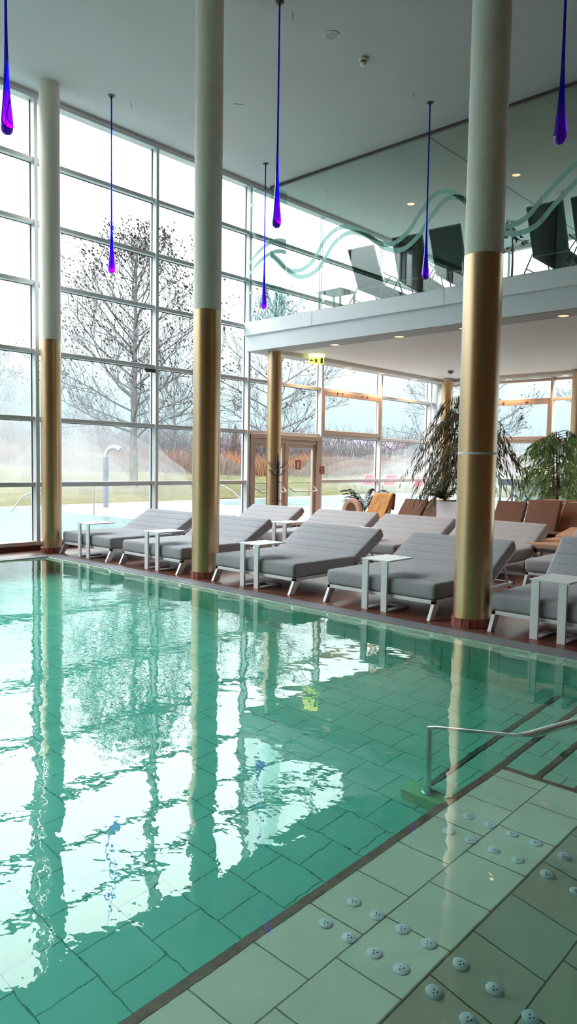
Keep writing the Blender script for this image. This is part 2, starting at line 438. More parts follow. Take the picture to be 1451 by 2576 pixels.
# double door in the left facade under the mezzanine
door = st(empty('door_1'))
WF = M['warm_lit_frame']
f = MB(); f.box(FX - .12, FX + .07, 11.82, 11.92, 0, 2.3); f.box(FX - .12, FX + .07, 14.20, 14.365, 0, 2.3)
f.box(FX - .12, FX + .09, 11.82, 14.365, 2.22, 2.335); f.box(FX - .12, FX + .05, 11.92, 14.20, 2.14, 2.22)
f.build('door_frame', WF, door, smooth=0, bevel=.008)
for k, (a, c) in enumerate(((11.93, 13.03), (13.09, 14.19))):
    l = MB(); l.box(FX - .06, FX + .01, a, a + .09, .02, 2.13); l.box(FX - .06, FX + .01, c - .09, c, .02, 2.13)
    l.box(FX - .06, FX + .01, a + .09, c - .09, 2.03, 2.13); l.box(FX - .06, FX + .01, a + .09, c - .09, .02, .16)
    lf = l.build('door_leaf', WF, door, smooth=0, bevel=.006)
    MB().box(FX - .03, FX - .022, a + .09, c - .09, .16, 2.03).build('door_pane', M['pane'], lf, smooth=0)
    h = MB(); h.tube([(FX + .02, a + .05, 1.06), (FX + .12, a + .05, 1.02), (FX + .15, a + .16, .94), (FX + .15, c - .1, .94), (FX + .12, c - .04, .96), (FX + .02, c - .04, 1.06)], .016, 10)
    h.build('panic_bar', M['white'], lf)
MB().box(FX - .05, FX + .03, 13.03, 13.09, .02, 2.14).build('door_astragal', WF, door, smooth=0)
# vinyl notice on the right leaf, read from outside
def text_mesh(body, size, name, mat, mtx, parent=None):
    cv = bpy.data.curves.new(name, 'FONT'); cv.body = body; cv.size = size; cv.align_x = 'CENTER'; cv.extrude = .001
    t = bpy.data.objects.new('tmp', cv); COL.objects.link(t); bpy.context.view_layer.update()
    m = bpy.data.meshes.new_from_object(t.evaluated_get(bpy.context.evaluated_depsgraph_get())); bpy.data.objects.remove(t)
    m.transform(mtx); o = bpy.data.objects.new(name, m); COL.objects.link(o); m.materials.append(mat)
    if parent: o.parent = parent
    return o
# facing outside (-X): text x axis -> -Y
mt = Matrix(((0, 0, -1, FX - .018), (-1, 0, 0, 13.54), (0, 1, 0, 1.375), (0, 0, 0, 1)))
text_mesh('EINGANG', .12, 'door_lettering', M['textwhite'], mt, door)
n = MB(); n.box(FX - .021, FX - .015, 13.46, 13.66, 1.50, 1.72)
nt = n.build('door_notice', M['red'], door, smooth=0)
n = MB(); n.box(FX - .014, FX - .012, 13.52, 13.60, 1.53, 1.69); n.build('notice_symbol', M['textwhite'], nt, smooth=0)

# operable window in bay 14.4-17.02
root = bpy.data.objects['window_10']
f = MB(); a, c = 14.44, 16.98
f.box(FX - .02, FX + .045, a, c, 2.41, 2.52); f.box(FX - .02, FX + .045, a, c, 3.42, 3.535)
f.box(FX - .02, FX + .045, a, a + .07, 2.52, 3.42); f.box(FX - .02, FX + .045, c - .1, c, 2.52, 3.42)
sa = f.build('vent_sash', WF, root, smooth=0, bevel=.006)
h = MB()
for y in (15.0, 15.2, 16.1, 16.3): h.box(FX + .045, FX + .06, y, y + .04, 3.5, 3.53)
h.build('hinge', M['seal'], sa, smooth=0)
# black contact box on a transom
tag(MB().box(FX + .01, FX + .05, 8.85, 9.09, 3.45, 3.52).build('window_sensor', M['seal'], bevel=.004), 'small dark sensor box under a transom between the two left columns', 'sensor')

# ---------------------------------------------------------------- columns
def column(x, y, r, top, split, label, ring=None, r2=None):
    root = tag(empty('column', (x, y, 0)), label, 'column')
    n = 48
    MB().lathe([(r, split), (r, top)], n=n).build('upper_shaft', M['plaster'], root) if split < top else None
    MB().lathe([(r + .002, .085), (r + .002, min(split, top))], n=n).build('metal_sleeve', M['gold'], root)
    b = MB()
    for k in range(16):
        a0 = 2 * PI * (k + .04) / 16; a1 = 2 * PI * (k + .96) / 16; q = r + .022
        p = [(q * math.cos(a0), q * math.sin(a0)), (q * math.cos(a1), q * math.sin(a1)), ((r - .01) * math.cos(a1), (r - .01) * math.sin(a1)), ((r - .01) * math.cos(a0), (r - .01) * math.sin(a0))]
        b.prism(p, 0, .095)
    b.build('tile_skirting', M['base_tile'], root, smooth=0)
    if ring:
        q = MB().lathe([(r + .003, ring - .012), (r + .006, ring - .01), (r + .006, ring + .01), (r + .003, ring + .012)], n=n).build('joint_ring', M['white'], root)
    return root
column(-11.74, 6.53, .172, CZ, 3.72, 'leftmost tall round column, white above and gold below, beside the glass facade')
column(-7.815, 6.73, .192, CZ, 3.75, 'middle tall round column, white above and gold below, at the pool edge')
column(-3.62, 6.76, .191, CZ, 3.755, 'largest round column at the right, gold sleeve with a pale joint ring', ring=1.778)
column(-11.62, 12.05, .165, 4.19, 9, 'shorter gold column under the corner of the mezzanine')
column(-11.45, 19.4, .17, 4.19, 9, 'far gold column at the rear window corner behind the tall weeping plant')
column(-7.55, 19.55, .17, 4.19, 9, 'far pale column at the right edge behind the bright green plant')

# ---------------------------------------------------------------- mezzanine
ms = MB()
ms.box(FX + .02, RX, 11.66, 12.25, 4.19, 4.545); ms.box(FX + .02, RX, 12.25, BY - .02, 4.27, 4.72)
ms.box(FX + .02, FX + .48, 12.25, BY - .02, 4.19, 4.27); ms.box(FX + .48, RX, BY - .5, BY - .02, 4.19, 4.27)
st(ms.build('mezzanine_slab', M['soffit'], smooth=0))
st(MB().box(FX + .02, RX, 11.65, 11.66, 4.19, 4.545).build('mezzanine_fascia', M['fascia'], smooth=0))
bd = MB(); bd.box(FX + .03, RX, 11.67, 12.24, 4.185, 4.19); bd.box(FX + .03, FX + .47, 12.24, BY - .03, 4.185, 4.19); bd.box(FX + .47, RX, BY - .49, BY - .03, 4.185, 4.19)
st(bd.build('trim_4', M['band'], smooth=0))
lx = [FX + .02, -10.13, -6.97, -3.81, -.65, 2.5, 5.6, RX]
lr = st(empty('trim_5'))
for i in range(len(lx) - 1):
    MB().box(lx[i] + .003, lx[i + 1] - .003, 11.6, 12.26, 4.545, 4.84).build('ledge_panel', M['ledge'], lr, smooth=0, bevel=.006)
st(MB().box(FX + .05, RX, 12.34, 12.95, 4.72, 5.0).box(FX + .05, RX, 12.95, BY - .02, 4.72, 5.22).build('trim_6', M['mezz_floor'], smooth=0))
# glass screen
GY = 12.28
pts = [(-12.9, 6.1), (-12.44, 6.5), (-12.04, 6.52), (-11.52, 6.08), (-11.15, 5.92), (-10.68, 6.02), (-10.24, 6.48), (-9.81, 6.62), (-9.28, 6.42), (-8.87, 6.12), (-8.48, 6.03), (-8.11, 6.22),
       (-7.85, 6.52), (-7.51, 6.78), (-7.08, 6.66), (-6.6, 6.12), (-6.18, 5.88), (-5.73, 5.92), (-5.39, 6.22), (-4.93, 6.58), (-4.4, 6.8), (-3.8, 6.5), (-3.2, 6.0), (-2.5, 5.9)]
def wave(x):
    for i in range(len(pts) - 1):
        if pts[i][0] <= x <= pts[i + 1][0]:
            p0 = pts[max(i - 1, 0)]; p1 = pts[i]; p2 = pts[i + 1]; p3 = pts[min(i + 2, len(pts) - 1)]
            t = (x - p1[0]) / (p2[0] - p1[0])
            m1 = (p2[1] - p0[1]) / (p2[0] - p0[0]) * (p2[0] - p1[0]); m2 = (p3[1] - p1[1]) / (p3[0] - p1[0]) * (p2[0] - p1[0])
            return (2 * t**3 - 3 * t * t + 1) * p1[1] + (t**3 - 2 * t * t + t) * m1 + (-2 * t**3 + 3 * t * t) * p2[1] + (t**3 - t * t) * m2
    return 6.2
def bandmesh(x0, x1, off, dx, y=GY - .008, path=None):
    m = MB(); n = 34; vs = []; fs = []
    for i in range(n + 1):
        x = x0 + (x1 - x0) * i / n
        z = wave(max(min(x - dx, -2.51), -12.89)) + off
        s = (wave(max(min(x - dx + .01, -2.51), -12.89)) + off - z) / .01
        hw = .048 * math.sqrt(1 + s * s)
        q = path(x) if path else (x, y)
        vs += [(q[0], q[1], z - hw), (q[0], q[1], z + hw)]
        if i: k = 2 * i; fs.append((k - 2, k, k + 1, k - 1))
    return m.add(vs, fs)
gx = [-12.04, -11.52, -10.0, -8.51, -7.01, -5.49, -3.99, -2.49, -.99, .51]
gl_lab = ['narrow full-height glass pane by the facade at the left end of the screen', 'second pane of the mezzanine glass screen from the left end',
          'glass pane with the deep trough of the etched wave at left', 'glass pane with the crest of the etched wave left of the blue drop',
          'glass pane crossed by the blue pendant in front of the mezzanine', 'glass pane half hidden behind the large right column',
          'glass pane above the ledge at the right edge of the photo', 'glass pane of the mezzanine screen reaching past the right frame edge',
          'second unseen pane past the right frame edge']
for i in range(len(gx) - 1):
    r = tag(empty('glass_screen_panel', (0, 0, 0)), gl_lab[i], 'glass panel', 'glass screen panels on the mezzanine')
    MB().box(gx[i] + .004, gx[i + 1] - .004, GY - .006, GY + .006, 4.78, CZ - .05).build('glass_pane', M['balglass'], r, smooth=0)
    if gx[i + 1] < -2.6:
        for off, dx in ((.06, -.09), (-.10, .12)):
            bandmesh(gx[i] + .004, gx[i + 1] - .004, off, dx).build('etched_wave', M['etch'], r, smooth=0, recalc=False)
tag(MB().box(-12.05, RX, GY - .03, GY + .03, CZ - .06, CZ).build('glass_track', M['track'], smooth=0), 'dark metal track holding the glass screen at the ceiling', 'track')
# curved glass return at the corner
cg = tag(empty('curved_glass_return'), 'curved glass screen at the facade end of the mezzanine ledge', 'glass screen')
def arc(t): a = PI / 2 * t; return (-12.10 + .60 * math.sin(a), 11.64 + .60 * (1 - math.cos(a)))
vs = []; fs = []; n = 18
for i in range(n + 1):
    x, y = arc(i / n); zt = 7.78 - .0 * i / n
    vs += [(x, y, 4.84), (x, y, zt)]
    if i: k = 2 * i; fs.append((k - 2, k, k + 1, k - 1))
MB().add(vs, fs).build('glass_pane', M['retglass'], cg, recalc=False)
for off in (.12, -.12):
    vs = []; fs = []
    for i in range(n + 1):
        x, y = arc(i / n); z = 6.0 + off + .55 * math.sin(min(i / n * 1.15, 1) * PI / 2)
        vs += [(x + .004, y - .006, z - .045), (x + .004, y - .006, z + .045)]
        if i: k = 2 * i; fs.append((k - 2, k, k + 1, k - 1))
    MB().add(vs, fs).build('etched_wave', M['etch'], cg, smooth=0, recalc=False)
h = MB()
for z in (5.5, 7.45):
    MB().tube([(-12.02, 11.64, z), (-12.02, 11.68, z), (-12.10, 11.70, z), (-12.17, 11.74, z)], [.02, .02, .007, .007], 10).build('glass_clamp', M['steel'], cg)

# ceiling fixtures
def ceil_disc(name, x, y, z, prof, mat, label, cat, group=None):
    o = MB().lathe(prof, n=28).build(name, mat); o.location = (x, y, z); return tag(o, label, cat, group)
sp = tag(empty('ceiling_speaker', (-7.22, 8.6, CZ)), 'round grey speaker set flush in the white ceiling', 'speaker')
MB().lathe([(.115, 0), (.115, -.012), (.098, -.014), (.098, 0)], n=36).build('bezel', M['offwhite'], sp)
MB().lathe([(.098, 0), (.098, -.009), (.0, -.011)], n=36).build('grille', M['speaker'], sp)
sd = tag(empty('smoke_detector', (-7.24, 9.41, CZ)), 'smoke detector hanging under the ceiling beyond the round speaker', 'smoke detector')
MB().lathe([(.075, 0), (.075, -.03), (.06, -.05)], n=24).build('base', M['offwhite'], sd)
MB().lathe([(.045, -.05), (.045, -.065), (.058, -.07), (.055, -.10), (.03, -.12)], n=24).build('sensor_head', M['offwhite'], sd)
MB().lathe([(.046, -.05), (.046, -.066)], n=24).build('vent_slot', M['hole'], sd)
for k, (x, y, rz, lab) in enumerate(((-9.79, 9.12, .9, 'thin ceiling slot right of the middle column'), (-7.26, 10.88, 2.3, 'thin ceiling slot above the pendant before the mezzanine'),
        (-11.29, 7.885, 2.4, 'faint ceiling slot beside the pendant near the facade'), (-7.35, 7.88, 2.3, 'thin ceiling slot beside the top of the central pendant'))):
    o = MB().box(-.09, .09, -.006, .006, -.006, 0).build('ceiling_slot', M['slit'], smooth=0); o.location = (x, y, CZ); o.rotation_euler.z = rz
    tag(o, lab, 'ceiling slot', 'slots in the hall ceiling')
st(MB().box(-7.94, -7.91, 12.35, BY, CZ - .004, CZ + .001).build('trim_7', M['joint'], smooth=0))
d2 = tag(empty('smoke_detector', (-7.05, 16.9, CZ)), 'small detector on the upper storey ceiling at the far right', 'smoke detector')
MB().lathe([(.09, 0), (.09, -.04), (.05, -.06), (.05, -.09)], n=20).build('base', M['offwhite'], d2)
d3 = tag(empty('smoke_detector', (-10.45, 17.85, 4.27)), 'small detector under the mezzanine soffit left of the right column', 'smoke detector')
MB().lathe([(.08, 0), (.08, -.04), (.05, -.06), (.05, -.08)], n=20).build('base', M['slit'], d3)
# recessed downlights
def downlight(x, y, z, label, grp, power=38, r=.085):
    e = tag(empty('downlight', (x, y, z)), label, 'downlight', grp)
    MB().lathe([(r + .018, 0), (r + .018, -.006), (r, -.007), (r, 0)], n=24).build('bezel', M['white'], e)
    MB().lathe([(r, -.001), (r, -.004), (.0, -.005)], n=24).build('lens', M['lamp'], e)
    ld = bpy.data.lights.new('downlight_lamp', 'SPOT'); ld.energy = power; ld.color = (1, .50, .22); ld.spot_size = R(125); ld.spot_blend = .6; ld.shadow_soft_size = .06
    lo = bpy.data.objects.new('downlight_lamp', ld); COL.objects.link(lo); lo.location = (0, 0, -.05); lo.parent = e
G1 = 'warm downlights in the mezzanine edge'
for x, lab in ((-9.9, 'downlight under the mezzanine edge nearest its left corner'), (-8.26, 'downlight under the mezzanine edge between the left corner and large column'),
               (-6.83, 'downlight under the mezzanine edge hidden beside the large column'), (-4.98, 'downlight under the mezzanine edge right of the large column'), (-3.3, 'downlight under the mezzanine edge past the right frame')):
    downlight(x, 12.1, 4.185, lab, G1)
G2 = 'warm downlights along the window soffit'
for x, y, lab in ((-11.97, 13.6, 'downlight in the window soffit beside the exit sign'), (-11.97, 15.2, 'downlight in the window soffit above the vent window'), (-11.97, 16.7, 'downlight in the window soffit above the second mullion'),
                  (-11.97, 18.4, 'downlight in the window soffit above the weeping plant'), (-9.7, 19.85, 'downlight over the rear window right of the large column'), (-8.05, 19.85, 'downlight over the rear window at the right edge')):
    downlight(x, y, 4.185, lab, G2)
G3 = 'ceiling lights upstairs'
downlight(-10.19, 15.28, CZ, 'upper storey ceiling light left of the blue pendant', G3)
downlight(-7.46, 15.26, CZ, 'upper storey ceiling light right of the large column', G3)
# exit sign
es = tag(empty('exit_sign', (-11.44, 13.3, 4.27)), 'glowing yellow-green exit sign hanging under the mezzanine soffit', 'exit sign')
es.rotation_euler.z = R(40)
MB().box(-.19, .19, -.035, .035, -.07, 0).build('sign_housing', M['signtop'], es, bevel=.008)
MB().box(-.18, .18, -.012, .012, -.24, -.07).build('sign_plate', M['sign'], es, smooth=0)
p = MB()
for s in (-.0135,):
    p.box(.095, .155, s, s + .001, -.225, -.09)                      # door
    p.prism([(-.17, -.15), (-.12, -.11), (-.12, -.135), (-.075, -.135), (-.075, -.165), (-.12, -.165), (-.12, -.19)], s, s + .001, 'y')
    p.prism([(-.02, -.10), (.005, -.10), (.005, -.12), (-.02, -.12)], s, s + .001, 'y')
    p.prism([(-.03, -.125), (.02, -.125), (.045, -.155), (.03, -.16), (.01, -.145), (.01, -.175), (.035, -.2), (.02, -.225), (.005, -.2), (-.02, -.185), (-.045, -.215), (-.06, -.205), (-.03, -.165), (-.03, -.15), (-.055, -.15), (-.055, -.135)], s, s + .001, 'y')
p.build('pictogram', M['signmark'], es, smooth=0)
# red fire alarm box on the mullion
fa = tag(empty('fire_alarm_sign', (FX + .05, 14.40, 1.48)), 'small red fire sign on the mullion right of the door', 'fire sign')
MB().box(0, .02, -.11, .11, -.1, .1).build('sign_plate', M['red'], fa, bevel=.004)
m = MB(); m.box(.02, .022, -.05, .0, .01, .07); m.box(.02, .022, -.05, .0, -.07, -.01); m.box(.02, .022, .02, .04, -.07, .07)
m.build('symbol', M['pink'], fa, smooth=0)

# ---------------------------------------------------------------- pendants
def drop(x, y, label):
    e = tag(empty('drop_pendant', (x, y, CZ)), label, 'pendant', 'long blue glass drop pendants')
    MB().lathe([(.062, 0), (.062, -.006), (.055, -.012), (.018, -.016), (.014, -.06), (.0, -.062)], n=24).build('ceiling_canopy', M['canopy'], e)
    prof = [(.0125, -.05), (.0125, -1.0), (.0135, -1.7), (.016, -2.1), (.022, -2.35), (.032, -2.58), (.046, -2.76), (.058, -2.87), (.064, -2.94), (.0655, -2.975), (.062, -3.01), (.052, -3.038), (.034, -3.056), (.012, -3.063)]
    o = MB().lathe(prof, n=28).build('glass_drop', M['drop'], e, smooth=80)
    return e
for x, y, lab in ((-7.27, 7.53, 'blue glass drop pendant hanging right of the middle column'),
                  (-11.26, 7.45, 'blue glass drop pendant between the two left columns, violet bulb before the tree'),
                  (-11.22, 11.26, 'blue glass drop pendant at the left corner of the mezzanine, smallest in view'),
                  (-7.19, 11.3, 'blue glass drop pendant before the upstairs loungers, left of the large column'),
                  (-7.36, 3.62, 'violet tipped glass drop pendant at the upper left corner of the photo'),
                  (-3.2, 7.5, 'blue glass drop pendant at the upper right, right of the large column')):
    drop(x, y, lab)

# ---------------------------------------------------------------- pool
FZ = -1.2; BZ = -.35
BX = -1.93; BYE = 4.0
pl = st(MB().box(PX0 - .3, 3.2, -3.2, PY1 + .25, FZ - .2, FZ).build('pool_floor', M['pool_floor'], smooth=0))
w = MB()
# far wall with a sloping lip under the waterline
w.prism([(PY1 + .012, -.012), (PY1 - .0, -.02), (PY1 - .12, -.11), (PY1 - .045, -.14), (PY1 - .045, FZ), (PY1 + .25, FZ), (PY1 + .25, -.06), (PY1 + .02, -.06)], PX0 - .01, 3.2, 'x')
wo = w.build('pool_wall_far', M['pool_wall'], smooth=0); st(wo)
w = MB()
w.prism([(PX0 - .012, -.012), (PX0, -.02), (PX0 + .12, -.11), (PX0 + .045, -.14), (PX0 + .045, FZ), (PX0 - .25, FZ), (PX0 - .25, -.06), (PX0 - .02, -.06)], -3.2, PY1 + .1, 'y')
st(w.build('pool_wall_left', M['pool_wall_y'], smooth=0))
w = MB(); w.box(3.0, 3.2, -3.2, PY1, FZ, 0); w.box(PX0, 3.0, -3.2, -3.0, FZ, 0)
st(w.build('pool_wall_near', M['pool_wall'], smooth=0))
# shallow bench, flat then dipping away towards the viewer's right
b = MB(); DX = 1.9
b.prism([(BX + .045, BZ), (-1.315, BZ), (-1.315, FZ), (BX + .045, FZ)], -3.0, BYE - .045, 'y')
st(b.build('pool_bench', M['bench'], smooth=0))
b = MB(); b.prism([(-1.315, BZ), (-1.315 + .62, BZ - .20), (DX, BZ - .20), (3.0, BZ - .2), (3.0, FZ), (-1.315, FZ)], -3.0, BYE - .045, 'y')
st(b.build('pool_bench_seat', M['bench2'], smooth=0))
b = MB(); b.box(BX, BX + .045, -3.0, BYE, FZ, BZ + .002); b.box(BX + .045, 3.0, BYE - .045, BYE, FZ, BZ + .002)
for k in range(3):
    b.box(BX - .004, BX, -3.0, BYE, BZ - .012 - .014 * k, BZ - .006 - .014 * k)
st(b.build('pool_bench_nosing', M['nosing'], smooth=0))
# stairs descending to the left behind the bench
sx = [-2.45, -2.15, -1.85, -1.55, -1.25, -.95]; sz = [-1.05, -.87, -.72, -.57, -.42, -.27]
b = MB(); nb = MB()
for i in range(6):
    x1 = 3.0
    zz0 = FZ if i == 0 else sz[i - 1]
    b.box(sx[i] + .05, x1, BYE, PY1 - .05, zz0, sz[i] - .0)
    nb.box(sx[i], sx[i] + .042, BYE + (.07 if i == 0 else .01), PY1 - .05, sz[i] - .05, sz[i] + .005)
st(b.build('pool_steps', M['pool_floor'], smooth=0)); st(nb.build('pool_step_nosing', M['nosing'], smooth=0))
pb = MB(); pb.box(-2.556, BX - .001, 3.893, 4.06, FZ, -1.08)
st(pb.build('pool_plinth', M['plinth'], smooth=0, bevel=.01))
# handrail
hr = tag(empty('pool_handrail', (-2.40, 3.97, -1.08)), 'steel handrail descending into the water beside the pool steps', 'handrail')
a = Vector((-2.40, 3.97, -1.08))
def L(p): return Vector(p) - a
m = MB().tube([L((-2.40, 3.97, -1.08)), L((-2.40, 3.97, -.085))], .024, 16)
m.build('post', M['steel'], hr)
MB().lathe([(.04, 0), (.04, .008), (.022, .012)], n=20).build('base_flange', M['steel'], hr)
rp = [(-2.40, 3.97, -.09), (-2.395, 3.972, -.07), (-2.37, 3.985, -.055), (-1.94, 4.21, -.042), (-1.86, 4.25, -.015), (-1.61, 4.38, .105), (-1.04, 4.68, .36), (-.25, 5.09, .70), (-.05, 5.17, .75), (.25, 5.17, .75)]
MB().tube([L(q) for q in rp], .024, 16).build('rail', M['steel'], hr)
MB().tube([L((.2, 5.17, .75)), L((.2, 5.17, -.27))], .021, 16).build('post', M['steel'], hr)
# air inlets
IL = []
for cx0, (ya, yb), rowlab in ((0, (2.345, 2.16), 'near'), (0, (3.31, 3.115), 'far')):
    for ix, x in enumerate((-1.755, -1.635, -1.513, -1.393, -1.253, -1.118, -.98)):
        for iy, y in enumerate((ya, yb)):
            IL.append((x, y, rowlab, ix, iy))
def inlet_proto():
    e = empty('air_inlet')
    MB().lathe([(.031, 0), (.031, .004), (.027, .007), (.0, .008)], n=28).build('disc', M['inlet'], e)
    h = MB()
    for k in range(3):
        a_ = k * 2 * PI / 3 + .5
        h.lathe([(.0028, .007), (.0028, .0088)], .0085 * math.cos(a_), .0085 * math.sin(a_), n=8)
    h.build('jet_hole', M['hole'], e); return e
pi = inlet_proto()
NUM = ['first', 'second', 'third', 'fourth', 'fifth', 'sixth', 'seventh']
for k, (x, y, rl, ix, iy) in enumerate(IL):
    o = pi if k == 0 else copy_tree(pi)
    z = BZ; rot = 0
    if x > -1.315: z = BZ - (x + 1.315) * .20 / .62; rot = math.atan(.20 / .62)
    o.location = (x, y, z); o.rotation_euler = (0, rot, 0)
    tag(o, '%s white air jet from the brown strip, %s row, %s cluster' % (NUM[ix], ['upper', 'lower'][iy], {'near': 'near', 'far': 'far'}[rl]), 'air jet', 'white air jets in the pool bench')
wt = MB().box(PX0 - .008, 3.05, -3.05, PY1 + .008, FZ - .05, WZ).build('pool_water', M['water'], smooth=0)
tag(wt, 'clear green pool water reflecting the bright windows', 'water', kind='stuff')
# gutter grate along the far and left edges
def grate(name, x0, x1, y0, y1, along, label):
    e = tag(empty(name), label, 'drain grate')
    MB().box(x0, x1, y0, y1, -.2, -.03).build('channel', M['gap'], e, smooth=0)
    m = MB()
    if along == 'x':
        m.box(x0, x1, y0, y0 + .018, -.03, -.001); m.box(x0, x1, y1 - .018, y1, -.03, -.001)
        for k in range(1, 12):
            y = y0 + .018 + (y1 - y0 - .036) * k / 12; m.box(x0, x1, y - .0055, y + .0055, -.03, -.002)
        n = int((x1 - x0) / .25)
        for k in range(n): x = x0 + .25 * k; m.box(x, x + .012, y0, y1, -.03, -.004)
    else:
        m.box(x0, x0 + .018, y0, y1, -.03, -.001); m.box(x1 - .018, x1, y0, y1, -.03, -.001)
        for k in range(1, 9):
            x = x0 + .018 + (x1 - x0 - .036) * k / 9; m.box(x - .0055, x + .0055, y0, y1, -.03, -.002)
    m.build('slats', M['grate'], e, smooth=0)
grate('drain_grate', PX0 - .2, 3.2, PY1 + .012, 6.45, 'x', 'long grey slatted drain grate between the pool and the loungers')
grate('drain_grate', PX0 - .2, PX0 - .012, -3.2, PY1 + .012, 'y', 'grey slatted drain grate along the left pool edge by the facade')

# ---------------------------------------------------------------- loungers
LW = 1.48
def seamfn(seams, amp, axis, top):
    def f(p):
        if p.z > top - .03:
            d = 0
            for s in seams:
                d += math.exp(-((p.y - s) / .007) ** 2)
            p = Vector((p.x, p.y, p.z - amp * min(d, 1)))
        return p
    return f
def seamdivs(seams):
    out = []
    for s in seams: out += [s - .016, s - .008, s, s + .008, s + .016]
    return out
def make_lounger(W=LW, back=30, fab='fabric'):
    e = empty('double_sun_lounger')
    # frame, legs
    f = MB(); fz = .165
    f.box(0, W, 0, .045, fz, fz + .04); f.box(0, W, 1.86, 1.905, fz, fz + .04)
    f.box(0, .045, 0, 1.905, fz, fz + .04); f.box(W - .045, W, 0, 1.905, fz, fz + .04); f.box(0, W, 1.18, 1.22, fz, fz + .04)
    f.build('frame', M['white'], e, smooth=0, bevel=.004)
    for x in (0, W - .04):
        for s, y in ((-1, 0), (1, 1.905)):
            l = MB()
            y0, y1 = (y, y + .17) if s < 0 else (y - .17, y)
            a0, a1 = (y - .085, y + .0) if s < 0 else (y, y + .085)
            # wedge leg splaying outwards towards the floor
            l.hexa([(x, a0 if s < 0 else a0, 0), (x + .04, a0, 0), (x + .04, a1, 0), (x, a1, 0),
                    (x, y0, fz), (x + .04, y0, fz), (x + .04, y0 + .12 if s < 0 else y1, fz), (x, y0 + .12 if s < 0 else y1, fz)] if s < 0 else
                   [(x, a0, 0), (x + .04, a0, 0), (x + .04, a1, 0), (x, a1, 0), (x, y1 - .12, fz), (x + .04, y1 - .12, fz), (x + .04, y1, fz), (x, y1, fz)])
            l.build('leg', M['white'], e, smooth=0, bevel=.004)
    # seat cushion
    ss = [.19, .36, .53, .70, .87, 1.04]
    seat = rbox(-.012, W + .012, -.015, 1.24, .205, .392, .04, nx=[W * k / 6 for k in range(1, 6)], ny=seamdivs(ss), fn=None)
    cr = lambda p: Vector((p.x, p.y, p.z + (.012 * math.sin(PI * min(max(p.x / W, 0), 1)) if p.z > .3 else 0)))
    sf = seamfn(ss, .006, 'y', .385)
    seat = rbox(-.012, W + .012, -.015, 1.24, .205, .385, .045, nx=[W * k / 8 for k in range(1, 8)], ny=seamdivs(ss), fn=lambda p: cr(sf(p)))
    so = seat.build('seat_cushion', M[fab], e, smooth=50)
    # back cushion, reclined
    bl = .76; th = .145; ang = R(back)
    bs = [.15, .31, .47, .63]
    bf = seamfn(bs, .006, 'y', th)
    def tr(p):
        p = bf(p); y, z = p.y, p.z
        return Vector((p.x, 1.20 + y * math.cos(ang) - z * math.sin(ang) + .07, .235 + y * math.sin(ang) + z * math.cos(ang)))
    bk = rbox(-.012, W + .012, 0, bl, 0, th, .04, nx=[W * k / 8 for k in range(1, 8)], ny=seamdivs(bs), fn=tr)
    bk.build('back_cushion', M[fab], e, smooth=50)
    # back support: frame under the cushion and two struts
    g = MB(); c, s = math.cos(ang), math.sin(ang)
    for x in (.02, W - .02):
        g.bar((x, 1.24, .21), (x, 1.25 + .72 * c, .215 + .72 * s), .03, .02)
        g.bar((x, 1.25 + .45 * c, .205 + .45 * s), (x, 1.25 + .45 * c + .12, .19), .02, .02)
    g.bar((.02, 1.25 + .72 * c, .215 + .72 * s), (W - .02, 1.25 + .72 * c, .215 + .72 * s), .03, .02)
    g.build('back_support', M['white'], e, smooth=0)
    return e
def make_table():
    e = empty('side_table')
    for x in (0, .265):
        MB().box(x, x + .08, 0, .028, 0, .565).build('leg', M['white'], e, smooth=0, bevel=.003)
    MB().box(-.02, .365, 0, .50, .565, .582).build('table_top', M['white'], e, smooth=0, bevel=.003)
    b = MB()
    for x in (0, .265): b.box(x, x + .08, .028, .45, 0, .018)
    b.box(0, .345, .40, .45, 0, .018)
    b.build('base', M['white'], e, smooth=0, bevel=.003)
    return e
lp = make_lounger(); tp = make_table(); lp45 = make_lounger(back=43)
R1 = [(-7.51, 6.66, 'front row grey double lounger right of the middle column', .55), (-5.49, 6.66, 'front row grey double lounger partly behind the large right column', .56),
      (-9.72, 6.64, 'front row grey double lounger with its back behind the middle column', .66), (-11.53, 6.63, 'front row grey double lounger nearest the glass facade', .58)]
R2 = [(-11.55, 9.5, 'second row grey double lounger before the gold corner column', .55), (-9.58, 9.46, 'second row grey double lounger behind the central front one', .5),
      (-7.92, 9.46, 'second row grey double lounger just left of the large column', .5), (-6.32, 9.62, 'second row grey double lounger just right of the large column', None), (-4.3, 9.5, 'second row grey double lounger near the right frame edge', None)]
GL = 'grey double loungers by the pool'; first = True
tfirst = True
for row, (rn) in ((R1, 'front'), (R2, 'second')):
    for (x, y, lab, toff) in row:
        o = lp if first else copy_tree(lp); first = False
        o.location = (x, y, 0); tag(o, lab, 'sun lounger', GL)
        if toff is not None:
            t = tp if tfirst else copy_tree(tp); tfirst = False
            t.location = (x + toff, y - .06, 0)
            tag(t, 'white C-shaped side table over the ' + lab.replace('grey double ', ''), 'side table', 'white side tables at the loungers')
lp45.location = (-3.36, 6.68, 0); tag(lp45, 'front row grey lounger with upright back at the right frame edge', 'sun lounger', GL)
t = copy_tree(tp); t.location = (-2.93, 6.62, 0); tag(t, 'white C-shaped side table at the right frame edge', 'side table', 'white side tables at the loungers')

